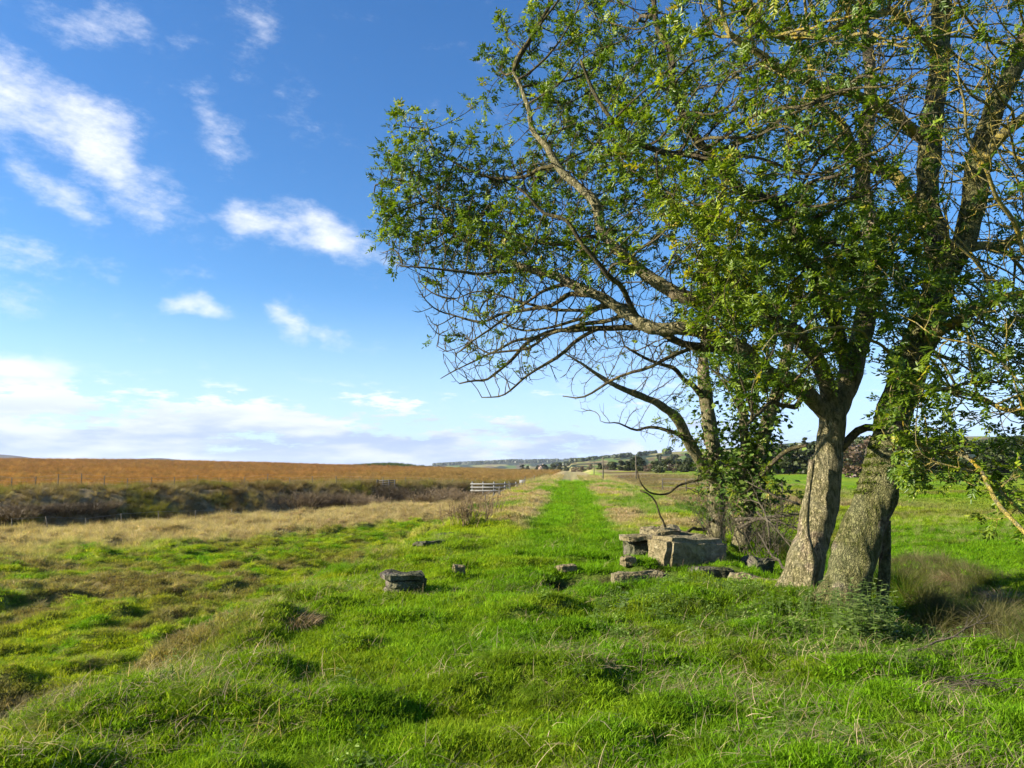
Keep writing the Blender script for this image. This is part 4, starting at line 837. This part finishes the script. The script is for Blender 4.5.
# right: culvert stones
def at(px, py, d): return P(px, py, d)
c1 = at(638, 537, 13.2); stone('capstone', c1, (.62, .55, .09), R(4), STONE, 'thin flat pale slab, leftmost cap of the right hand stone group', seed=41, rough=.02)
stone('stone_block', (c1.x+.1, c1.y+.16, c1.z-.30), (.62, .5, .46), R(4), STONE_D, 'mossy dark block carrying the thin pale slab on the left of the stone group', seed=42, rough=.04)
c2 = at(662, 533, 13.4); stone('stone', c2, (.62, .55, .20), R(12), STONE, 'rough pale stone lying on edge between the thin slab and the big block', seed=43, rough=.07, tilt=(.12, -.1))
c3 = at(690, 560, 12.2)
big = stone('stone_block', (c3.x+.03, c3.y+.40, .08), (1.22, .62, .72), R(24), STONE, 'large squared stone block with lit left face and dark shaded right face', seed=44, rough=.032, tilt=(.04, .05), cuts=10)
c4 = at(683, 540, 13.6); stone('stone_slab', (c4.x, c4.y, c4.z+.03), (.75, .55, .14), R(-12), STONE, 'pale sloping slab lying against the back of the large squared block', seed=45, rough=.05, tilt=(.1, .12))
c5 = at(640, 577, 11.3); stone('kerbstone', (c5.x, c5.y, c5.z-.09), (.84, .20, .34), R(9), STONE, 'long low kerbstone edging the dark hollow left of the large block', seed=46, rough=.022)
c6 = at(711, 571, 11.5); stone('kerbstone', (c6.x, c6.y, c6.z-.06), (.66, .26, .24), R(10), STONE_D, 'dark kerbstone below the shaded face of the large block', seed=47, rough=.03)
c7 = at(757, 582, 11.0); stone('kerbstone', (c7.x, c7.y, c7.z-.05), (.78, .26, .26), R(-14), STONE, 'pale tilted kerbstone between the block and the pale ash trunk', seed=48, rough=.04, tilt=(0, .16))
c8 = at(566, 573, 11.9); c8.z = G(c8.x, c8.y)+.03; stone('stone', c8, (.3, .25, .10), R(14), STONE, 'small pale stone at the left lip of the dark hollow', seed=49, rough=.03)
c9 = at(602, 575, 11.4); c9.z = G(c9.x, c9.y)+.1; stone('stone', (c9.x, c9.y, c9.z-.05), (.22, .2, .14), .7, STONE, 'little brown stone down inside the dark hollow', seed=50, rough=.04)
c10 = at(628, 570, 11.95); c10.z = G(c10.x, c10.y)+.04; stone('stone', c10, (.18, .18, .16), .2, STONE, 'reddish lump of stone just behind the long low kerbstone', seed=51, rough=.04)
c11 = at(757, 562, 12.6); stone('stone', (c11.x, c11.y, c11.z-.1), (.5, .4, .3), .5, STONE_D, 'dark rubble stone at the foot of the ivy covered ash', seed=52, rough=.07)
# shorter grass tufts standing in front of and between the stones
mbt = blades(260, .20, .15, .34, .006, .3, .6, 4, 601, out=.6)

# ------------------------------------------------------------------ shrubs, brush and dead wood
def brush(n, rad_, h, seed, thick=.006, spread_=1.0, fork=4):
    r = np.random.default_rng(seed); mb = MB()
    for k in range(n):
        th = r.uniform(0, 6.28); b_ = np.array((math.cos(th), math.sin(th), 0))*rad_*.5*r.uniform(0, 1); dv = np.array((math.cos(th)*spread_*r.uniform(.1, .9), math.sin(th)*spread_*r.uniform(.1, .9), 1.)); dv /= np.linalg.norm(dv)
        hh = h*r.uniform(.6, 1.1); m_ = b_+dv*hh*.5+r.normal(0, .05*h, 3); e_ = b_+dv*hh+r.normal(0, .06*h, 3); mb.tube([b_, m_, e_], [thick, thick*.8, thick*.4], 3, r.uniform(0, 1))
        for q in range(fork):
            s_ = r.uniform(.3, .95); c_ = b_+(e_-b_)*s_; d2 = dv+r.normal(0, .7, 3); d2[2] = abs(d2[2]); d2 /= np.linalg.norm(d2); l_ = h*r.uniform(.15, .4); mb.tube([c_, c_+d2*l_*.5+r.normal(0, .02*h, 3), c_+d2*l_], [thick*.6, thick*.5, thick*.3], 3, r.uniform(0, 1))
    return mb
def put(name, mb, mat, loc, label, cat, group=None, rz=0, s=1):
    o = mb.build(name, mat); o.location = loc; o.rotation_euler = (0, 0, rz); o.scale = (s, s, s); return tag(o, label, cat, group)
# dried docks at the foot of the embankment
mb = brush(60, 1.3, .62, 701, .008, .5, 11)
for _ in range(1): pass
b_ = hit(466, 527); put('dock_clump', mb, HEA, (b_.x, b_.y, b_.z), 'clump of dead brown docks left of the path before the white railing', 'dock plants')
b_ = hit(487, 514); put('dock_clump', brush(40, 1.2, .6, 702, .008, .5, 10), HEA, (b_.x, b_.y, b_.z), 'smaller dead dock clump just behind the bigger one, nearer the white railing', 'dock plants')
# heath shrubs on the stream bank
tw = [brush(170, 3.4, 1.7, 710+k, .018, 1.1, 7) for k in range(3)]; SH = [m_.build('bank_shrub', HEA, link=False) for m_ in tw]
spots = [(30, 512), (52, 514), (75, 513), (98, 511), (15, 518), (352, 508), (372, 507), (392, 506), (412, 505), (430, 504), (448, 502), (462, 500), (340, 506), (382, 500), (402, 499), (422, 498), (440, 497), (300, 508), (320, 509), (475, 498)]
for k, (px_, py_) in enumerate(spots):
    q = hit(px_, py_); o = SH[k % 3].copy(); o.name = 'bank_shrub'; COL.objects.link(o); o.location = (q.x, q.y, q.z-.1); o.rotation_euler = (0, 0, k*1.7); s_ = (1.0 if k < 5 else 1.15)*random.uniform(.7, 1.1); o.scale = (s_*1.1, s_*1.1, s_*(.5 if k < 5 else .68))
    tag(o, 'bare brown thicket shrub on the left end of the dark stream bank' if k < 5 else 'bare brown thicket shrub on the dark stream bank near the white railing', 'shrub', 'shrubs at the left end of the stream bank' if k < 5 else 'shrubs on the stream bank near the railing')
# brash: tangle by the ivy tree
q = at(775, 520, 13.5); mb = MB(); r = np.random.default_rng(77)
def stick(mb, a_, b_, r0, r1, bend=.12, forks=3, rr=None, n=6):
    rr = rr or r; a_ = np.array(tuple(a_)); b_ = np.array(tuple(b_)); L = np.linalg.norm(b_-a_); t_ = np.linspace(0, 1, 7)
    p_ = a_+(b_-a_)*t_[:, None]; w_ = rr.normal(0, bend*L, 3); p_ = p_+np.sin(t_*math.pi)[:, None]*w_+rr.normal(0, .012*L, p_.shape)*(t_ > 0)[:, None]; mb.tube(p_, np.linspace(r0, r1, 7), n, .5)
    for _ in range(forks):
        k = rr.integers(2, 6); d = (b_-a_)/L+rr.normal(0, .55, 3); d /= np.linalg.norm(d); l_ = L*rr.uniform(.15, .4); mb.tube([p_[k], p_[k]+d*l_*.5+rr.normal(0, .03*L, 3), p_[k]+d*l_], [r1*.9, r1*.7, r1*.4], 4, .5)
DB = [((735, 520, 13.8), (800, 515, 13.0), .035, 'dead branch lying level behind the stones, between the ivy tree and pale trunk'),
      ((740, 528, 13.6), (800, 530, 13.0), .028, 'second thinner dead branch just under the level one'),
      ((757, 512, 13.4), (800, 560, 12.2), .020, 'dead branch slanting down right towards the pale ash trunk'),
      ((800, 505, 12.8), (745, 480, 13.2), .022, 'grey dead branch rising left into the ivy'),
      ((770, 545, 12.8), (745, 500, 13.4), .022, 'crooked dead branch standing at the foot of the ivy tree'),
      ((790, 570, 12.0), (758, 532, 12.9), .026, 'mossy dead branch leaning beside the pale kerbstone')]
for k, (a_, b_, r0_, lb) in enumerate(DB):
    mb = MB(); rr = np.random.default_rng(800+k); stick(mb, at(*a_), at(*b_), r0_, r0_*.35, .10, 7, rr); o = mb.build('dead_branch', DEADW, None, True); tag(o, lb, 'dead branch', 'dead branches tangled behind the stones')
# tangle of thin suckers round the ivy tree
for k, (px_, py_, dd) in enumerate([(752, 556, 14.3), (728, 552, 14.8), (772, 548, 13.9)]):
    q = at(px_, py_, dd); q.z = G(q.x, q.y); put('bramble', brush(12, 1.3, 1.25, 820+k, .009, 1.1, 9), DEADW, q, ['tangle of thin bare stems directly in front of the ivy covered trunks', 'thin bare stems between the slim pale ash and the ivy tree', 'thin bare stems right of the ivy covered trunks'][k], 'bramble', 'bare bramble tangles round the ivy tree')
# brash pile at right foreground
q = hit(962, 690); root = empty('brash_pile', q); tag(root, 'heap of dead twigs lying in the grass at the lower right', 'twigs')
mb = MB(); rr = np.random.default_rng(850)
for k in range(60):
    a_ = rr.normal(0, 1, 3)*np.array((.30, .14, .03))+np.array((0, 0, .07)); th = rr.normal(-.5, .5); l_ = rr.uniform(.15, .5); b_ = a_+np.array((math.cos(th), math.sin(th)*.5, rr.normal(0, .18)))*l_; stick(mb, a_, b_, .006, .002, .1, 1, rr, 4)
mb.build('twigs', DEADW, root); root.scale = (.62, .62, .62)
q = hit(925, 660); mb = MB(); stick(mb, (q.x-.05, q.y+.2, q.z+.02), (q.x+.75, q.y+.35, q.z+.28), .013, .004, .08, 8, rr, 5); tag(mb.build('dead_branch', DEADW), 'pale forked dead branch leaning over the hollow right of the trunks', 'dead branch')
# nettle bush at the foot of the leaning trunk
q = hit(866, 640); nb_ = leafy(46, .36, .55, .085, 861, .5); put('nettle_bush', nb_, NETTLE, (q.x, q.y, q.z-.02), 'pale green nettle bush against the foot of the thick mossy trunk', 'nettles')
q = hit(800, 612); put('nettle_bush', leafy(30, .42, .26, .06, 862, .5), NETTLE, (q.x, q.y, q.z-.02), 'low nettles in front of the pale forked ash trunk', 'nettles')
q = hit(625, 612); put('dock_plant', leafy(6, .09, .22, .10, 863, .2), NETTLE, (q.x, q.y, q.z), 'single leafy dock sticking up from the grass in front of the stones', 'dock plant')
# the dead stump-post and a mole-brown tussock
mb = MB(); pq = [at(882, 612, 8.9), at(884, 575, 8.95), at(885, 545, 9.0), at(886, 520, 9.0)]; mb.tube([tuple(p_) for p_ in pq], [.07, .065, .06, .045], 12, .5, .5, 9); o = mb.build('old_post', BARK_M, None, True); tag(o, 'dark rotten post standing close behind the thick mossy trunk', 'post')
tus = [blades(700, .30, .18, .40, .006, .5, 1.0, 4, 870+k, out=.85) for k in range(2)]
DT, t = new_mat('dry_tussock'); leaf_shader(t, ramp(t, attr(t, 'bv').outputs['Fac'], [(0, (.13, .085, .04)), (.6, (.30, .21, .10)), (1, (.48, .38, .22))]), .25, .6, .2)
GT, t = new_mat('green_tussock'); leaf_shader(t, ramp(t, attr(t, 'bv').outputs['Fac'], [(0, (.08, .15, .010)), (.6, (.17, .27, .012)), (1, (.40, .38, .10))]), .38, .6, .05)
TSP = [(291, 622, DT, 1.0, 'brown dead grass tussock standing out of the green slope left of centre'), (95, 665, GT, .7, 'rounded grass tussock in the lower left pasture'), (52, 715, GT, .8, 'dark sided tussock near the bottom left corner'),
       (205, 688, GT, .9, 'broad green tussock low on the left with a deep shadow'), (498, 655, GT, .8, 'pale green tussock at the lower centre of the grass'), (545, 690, GT, .9, 'large green tussock nearest the bottom centre'),
       (652, 575, DT, .6, 'small pale tussock under the corner of the large stone block'), (612, 565, GT, .75, 'yellow green tussock left of the mossy dark block'), (715, 566, GT, .65, 'grass tussock on top of the dark kerbstone'),
       (1005, 600, DT, 1.5, 'big straw coloured leaning tussock at the right edge above the ditch'), (955, 580, DT, 1.4, 'tall straw tussock in the ditch right of the trunks'), (330, 762, GT, .9, 'shaded tussock at the very bottom edge')]
for k, (px_, py_, mt, s_, lb) in enumerate(TSP):
    q = hit(px_, py_); q.z -= .03
    if k == 8: q = Vector((c6.x+.1, c6.y+.12, c6.z+.04))
    put('grass_tussock', tus[k % 2], mt, q, lb, 'grass tussock', 'single grass tussocks', k*1.3, s_*(.55 if mt is GT else .85))

# ------------------------------------------------------------------ railing, fences, poles
q = hit(494, 493); q = P(494, 494, 80)
rail = empty('white_railing', (q.x, q.y, q.z), R(-12)); tag(rail, 'white painted railing of bars and posts beside the far stream crossing', 'railing')
for k in range(5):
    mb = MB(); mb.box((-2.4+k*1.2, 0, .55), (.14, .12, 1.5)); mb.build('post', WHITE, rail)
for z_ in (.35, .7, 1.06):
    mb = MB(); mb.box((0, -.075, z_), (5.2, .05, .15)); mb.build('bar', WHITE, rail)
mb = MB(); mb.box((3.2, .2, .75), (.9, .1, 1.5)); mb.build('panel', WHITE, rail)
def fence(name, pts, h, label, mat=POSTW, thick=.09, wires=3, lean=.06):
    z0 = G(*pts[0]); root = empty(name, (pts[0][0], pts[0][1], z0)); tag(root, label, 'fence'); o0 = np.array((pts[0][0], pts[0][1], z0)); tops = []
    for k, (x_, y_) in enumerate(pts):
        z_ = G(x_, y_); b_ = np.array((x_, y_, z_-.2))-o0; e_ = b_+np.array((rng.normal(0, lean), rng.normal(0, lean), h*rng.uniform(.9, 1.1)+.2)); mb = MB(); mb.tube([b_, (b_+e_)/2, e_], [thick/2]*3, 6, .5, .1); mb.build('post', mat, root); tops.append((b_, e_))
    for wz in range(wires):
        f_ = .5+.47*wz/max(1, wires-1); mb = MB(); mb.tube([b_+(e_-b_)*f_ for b_, e_ in tops], [.006]*len(tops), 3); mb.build('wire', WIRE, root)
# along the embankment foot
pts = []
for yy in np.arange(36, 82, 3.4): pts.append((-3.9+.078*yy+.2*math.sin(yy), yy))
fence('wire_fence', pts, .75, 'low post and wire fence along the left foot of the embankment to the railing', thick=.06)
pts = []
for px_ in range(-30, 480, 23):
    xg = (px_-512)/FPX; yy = 60.; 
    for yv in np.arange(40, 190, .5):
        if f_stream(np.array([xg*yv]), np.array([yv]))[0]*.72 > 10.5: yy = yv; break
    pts.append((xg*yy, yy))
fence('wire_fence', pts, 1.0, 'long post and wire fence along the top of the far stream bank under the moor', thick=.08)
pts = []
for px_ in list(range(20, 240, 36)):
    xg = (px_-512)/FPX; yy = 45.
    for yv in np.arange(25, 120, .5):
        if f_stream(np.array([xg*yv]), np.array([yv]))[0] > -6.5: yy = yv; break
    pts.append((xg*yy, yy))
fence('wire_fence', pts, .85, 'short leaning posts in the dead grass on the near side of the stream', thick=.07, wires=2, lean=.1)
pts = [(P(px_, 472, 62-(px_-660)*.05).x, 62-(px_-660)*.05) for px_ in range(662, 800, 24)]
fence('wire_fence', pts, 1.2, 'wire fence with pale posts in the field between the slim and forked ash trees', thick=.10)
for k, (px_, d_, top) in enumerate([(603, 95, 457), (636, 105, 455), (594, 150, 461)]):
    q = P(px_, 470, d_); q.z = G(q.x, q.y); tp = P(px_, top, d_).z-q.z; root = empty('telegraph_pole', q); tag(root, ['slim wooden pole beyond the right side of the path', 'wooden pole before the dark evergreen trees', 'shortest wooden pole furthest along the path'][k], 'pole', 'poles right of the path')
    mb = MB(); mb.tube([(0, 0, -.2), (0, 0, tp*.5), (0, 0, tp)], [.09, .08, .065], 8); mb.build('pole', POSTW, root); mb = MB(); mb.box((0, 0, tp*.93), (.5, .06, .06)); mb.build('crossbar', POSTW, root)
# small pale pen of hurdles at the top of the bank
q = P(386, 486, 80); q.z = G(q.x, q.y)-.1; pen = empty('sheep_pen', q, R(6)); pen.scale = (.62, .62, .62); tag(pen, 'small weathered pale pen of hurdles at the foot of the moor', 'sheep pen')
for (cx_, cy_, rz_) in ((0, -.8, 0), (0, .8, 0), (-1.5, 0, R(90)), (1.5, 0, R(90))):
    mb = MB(); l_ = 3.0 if rz_ == 0 else 1.6
    for zz in (.3, .65, 1.0, 1.35): mb.box((cx_, cy_, zz), (l_, .05, .16), rz_)
    for e_ in np.linspace(-l_/2, l_/2, 4): mb.box((cx_+e_*math.cos(rz_), cy_+e_*math.sin(rz_)-.06*math.cos(rz_), .75), (.12, .06, 1.6), rz_)
    mb.build('hurdle', PALEW, pen)
# far cottage at the end of the line
q = P(541, 470, 520); q.z = G(q.x, q.y); hs_ = empty('cottage', q, R(15)); tag(hs_, 'tiny orange walled cottage in the distance near the end of the path', 'cottage')
mb = MB(); mb.box((0, 0, 1.5), (5, 4, 3)); wl = mb.build('wall', WALLM, hs_)
mb = MB(); v = [(-2.7, -2.2, 3), (2.7, -2.2, 3), (2.7, 2.2, 3), (-2.7, 2.2, 3), (-2.7, 0, 4.6), (2.7, 0, 4.6)]; mb.add(v, [(0, 1, 5, 4), (2, 3, 4, 5)], 4); mb.add(v, [(0, 4, 3), (1, 2, 5)], 3); rf = mb.build('roof', ROOF, hs_)
mb = MB(); mb.box((1.8, 0, 4.7), (.7, .6, 1.2)); mb.build('chimney', WALLM, rf)
for xx in (-1.4, 1.2):
    mb = MB(); mb.box((xx, -2.02, 1.7), (.9, .06, 1.0)); mb.build('window', GLASS, hs_)
mb = MB(); mb.box((0, -2.02, 1.0), (.9, .06, 2.0)); mb.build('door', ROOF, hs_); hs_.scale = (.8, .8, .8)

# ------------------------------------------------------------------ trees and bushes in the distance
def far_tree(name, h, w_, mat, seed, n=1500, lsz=.32, trunk_h=.25, cone=False, dens=1.0):
    r = np.random.default_rng(seed); root_m = MB(); root_m.tube([(0, 0, -.3), (.1, 0, h*.35), (0, .1, h*.75)], [h*.03, h*.022, h*.008], 7, .5, .2)
    cl_ = []
    for k in range(15 if not cone else 22):
        if cone: zt = r.uniform(.12, 1); rr = w_*.5*(1-zt)**.8*r.uniform(.5, 1); 
        else: zt = r.uniform(trunk_h, .95); rr = w_*.42*math.sqrt(max(.05, 1-((zt-.55)/.5)**2))*r.uniform(.3, 1)
        th = r.uniform(0, 6.28); c_ = np.array((math.cos(th)*rr, math.sin(th)*rr, zt*h)); cl_.append((c_, (w_*.20 if not cone else w_*.16*(1.3-zt))*r.uniform(.7, 1.3), r.uniform(.15, .85)))
        root_m.tube([(0, 0, max(.1, zt-.2)*h), tuple(c_*np.array((.5, .5, 1))), tuple(c_)], [h*.012, h*.008, h*.003], 4, .5)
    mb = MB(); pts_ = []; sh = []
    for c_, s_, b_ in cl_:
        m_ = int(n/len(cl_)); v = r.normal(0, 1, (m_, 3)); v /= np.linalg.norm(v, axis=1)[:, None]; v *= (s_*r.uniform(.35, 1, m_)**.5)[:, None]; v[:, 2] *= .8; pts_.append(c_+v); sh.append(np.clip(b_+r.normal(0, .12, m_), 0, 1))
    B = np.concatenate(pts_); sh = np.concatenate(sh); m_ = len(B); a_ = r.normal(0, 1, (m_, 3)); a_ /= np.linalg.norm(a_, axis=1)[:, None]; b2 = np.cross(a_, r.normal(0, 1, (m_, 3))); b2 /= np.linalg.norm(b2, axis=1)[:, None]; l_ = (lsz*r.uniform(.5, 1.2, m_))[:, None]
    v = np.stack([B-a_*l_*.5, B+b2*l_*.35, B+a_*l_*.5, B-b2*l_*.35], 1).reshape(-1, 3); mb.add(v, np.arange(m_*4).reshape(-1, 4), 4, np.repeat(sh, 4))
    root = empty(name); tk = root_m.build('trunk', DEADW, root); cr = mb.build('crown', mat, root); root.hide_render = False
    return root
PROTO = {'round': [far_tree('woodland_tree', 7, 6, WOODL, 900+k, 2000, .75, .06) for k in range(2)], 'dark': [far_tree('evergreen_tree', 9, 5.5, WOODD, 910+k, 2200, .85, .05) for k in range(2)],
         'cone': [far_tree('conifer_tree', 11, 4.6, WOODD, 920+k, 2200, .7, .1, True) for k in range(2)], 'brown': [far_tree('bare_tree', 6, 5.5, WOODB, 930+k, 1500, .5, .05) for k in range(2)]}
usedp = set()
def far_place(kind, px_, d_, top, label, group, z=None):
    pr_ = PROTO[kind][int(px_) % 2]; b_ = P(px_, HZ, d_); b_.z = G(b_.x, b_.y); hh = P(px_, top, d_).z-b_.z; base_h = {'round': 7, 'dark': 9, 'cone': 11, 'brown': 6}[kind]; s_ = max(.3, hh/base_h)
    if pr_.name in usedp:
        r_ = pr_.copy(); COL.objects.link(r_)
        for c_ in pr_.children:
            k_ = c_.copy(); COL.objects.link(k_); k_.parent = r_
    else: r_ = pr_; usedp.add(pr_.name)
    r_.location = (b_.x, b_.y, b_.z-.2-.06*hh); r_.rotation_euler = (0, 0, px_*1.1); r_.scale = (s_*random.uniform(1.25, 1.7),)*2+(s_,); tag(r_, label, 'tree', group)
FT = [('round', 600, 215, 464), ('brown', 607, 205, 463), ('round', 613, 200, 461), ('brown', 648, 165, 463), ('round', 660, 150, 461), ('brown', 673, 150, 462), ('dark', 686, 150, 458), ('dark', 638, 175, 455), ('round', 708, 140, 457), ('round', 722, 138, 455), ('brown', 735, 132, 456), ('dark', 752, 132, 447), ('brown', 580, 260, 466), ('round', 640, 480, 455), ('dark', 660, 500, 453), ('dark', 690, 480, 452), ('round', 675, 490, 454), ('dark', 622, 190, 459), ('dark', 633, 185, 456), ('dark', 643, 190, 457), ('dark', 628, 178, 462), ('round', 655, 170, 460), ('round', 667, 165, 458), ('round', 680, 160, 459), ('brown', 590, 230, 463), ('brown', 583, 235, 465), ('brown', 574, 250, 466),
      ('round', 692, 158, 456), ('dark', 700, 140, 455), ('dark', 716, 150, 452), ('round', 730, 140, 450), ('dark', 744, 135, 447), ('round', 757, 130, 448), ('dark', 770, 128, 441), ('cone', 782, 125, 436), ('dark', 795, 124, 438), ('cone', 806, 122, 432), ('dark', 818, 120, 438),
      ('cone', 845, 118, 436), ('dark', 857, 116, 434), ('brown', 866, 100, 434), ('dark', 872, 120, 432), ('cone', 884, 118, 430), ('dark', 898, 116, 432), ('round', 912, 114, 436), ('dark', 930, 112, 434), ('cone', 948, 112, 430), ('dark', 964, 110, 434), ('round', 982, 110, 436), ('dark', 1000, 108, 434), ('dark', 1020, 106, 432), ('round', 1040, 105, 435), ('cone', 832, 119, 434), ('dark', 788, 118, 446), ('dark', 812, 116, 446), ('brown', 748, 120, 455), ('brown', 760, 118, 457),
      ('dark', 545, 420, 463), ('round', 553, 400, 464), ('dark', 560, 430, 462), ('round', 566, 410, 465), ('dark', 537, 440, 464), ('round', 528, 470, 465), ('dark', 522, 480, 464)]
for (kd, px_, d_, tp) in FT:
    kn = {'round': 'leafy olive', 'dark': 'dark evergreen', 'cone': 'tall pointed conifer', 'brown': 'bare brown'}[kd]
    if d_ > 300: lb, gr = kn+' tree, tiny on the skyline at the far end of the path', 'tiny %s trees at the end of the path' % kn
    elif px_ < 650: lb, gr = kn+' tree in the distant group right of the path end', '%s trees right of the path end' % kn
    elif px_ < 762: lb, gr = kn+' tree in the wood seen behind the slim pale ash', '%s trees behind the slim ash' % kn
    elif px_ < 835: lb, gr = kn+' tree in the wood seen just left of the pale forked trunk', '%s trees left of the forked trunk' % kn
    else: lb, gr = kn+' tree in the wood behind the thick mossy trunk', '%s trees behind the mossy trunk' % kn
    far_place(kd, px_, d_, tp, lb, gr)
for k_, l_ in PROTO.items():
    for pr_ in l_:
        if pr_.name not in usedp:
            for c_ in list(pr_.children): bpy.data.objects.remove(c_)
            bpy.data.objects.remove(pr_)
# dark woods on the far hills: one mass
mb = MB(); r = np.random.default_rng(990)
azv = np.concatenate([r.uniform(-6, 6, 2200), r.uniform(3, 12, 900)]); dv_ = np.concatenate([r.uniform(2500, 3500, 2200), r.uniform(900, 1300, 900)])
kx = noise(azv*1.6, dv_/200, seed=71) > .42; azv, dv_ = azv[kx], dv_[kx]
xx = np.sin(np.radians(azv))*dv_; yy = np.cos(np.radians(azv))*dv_; zz = H(xx, yy)
for x_, y_, z_, d_ in zip(xx, yy, zz, dv_):
    s_ = 8*r.uniform(.6, 1.3)*(1 if d_ > 2000 else .5); v = r.normal(0, 1, (14, 3)); v /= np.linalg.norm(v, axis=1)[:, None]; c_ = np.array((x_, y_, z_+s_*.45))
    for q in v:
        t1_ = np.cross(q, (0, 0, 1)); t1_ /= np.linalg.norm(t1_)+1e-6; t2_ = np.cross(q, t1_); b_ = c_+q*s_*.55; mb.add([b_-t1_*s_*.4, b_+t2_*s_*.4, b_+t1_*s_*.4, b_-t2_*s_*.4], [(0, 1, 2, 3)], 4, r.uniform(0, 1))
tag(mb.build('distant_wood', WOODD), 'dark strips of woodland along the far hills on the skyline', 'woodland', kind='stuff')

# ------------------------------------------------------------------ the air: even pale haze over the whole valley
mb = MB(); mb.box((0, 0, 10), (11200, 11200, 130)); HM, t = new_mat('haze')
pv = t.nodes.new('ShaderNodeVolumePrincipled'); pv.inputs['Color'].default_value = (.80, .88, 1, 1); pv.inputs['Density'].default_value = .00008; pv.inputs['Anisotropy'].default_value = .2
o = t.nodes.new('ShaderNodeOutputMaterial'); t.links.new(pv.outputs[0], o.inputs['Volume'])
tag(mb.build('haze', HM), 'thin pale blue haze filling the valley air', 'haze', kind='stuff')
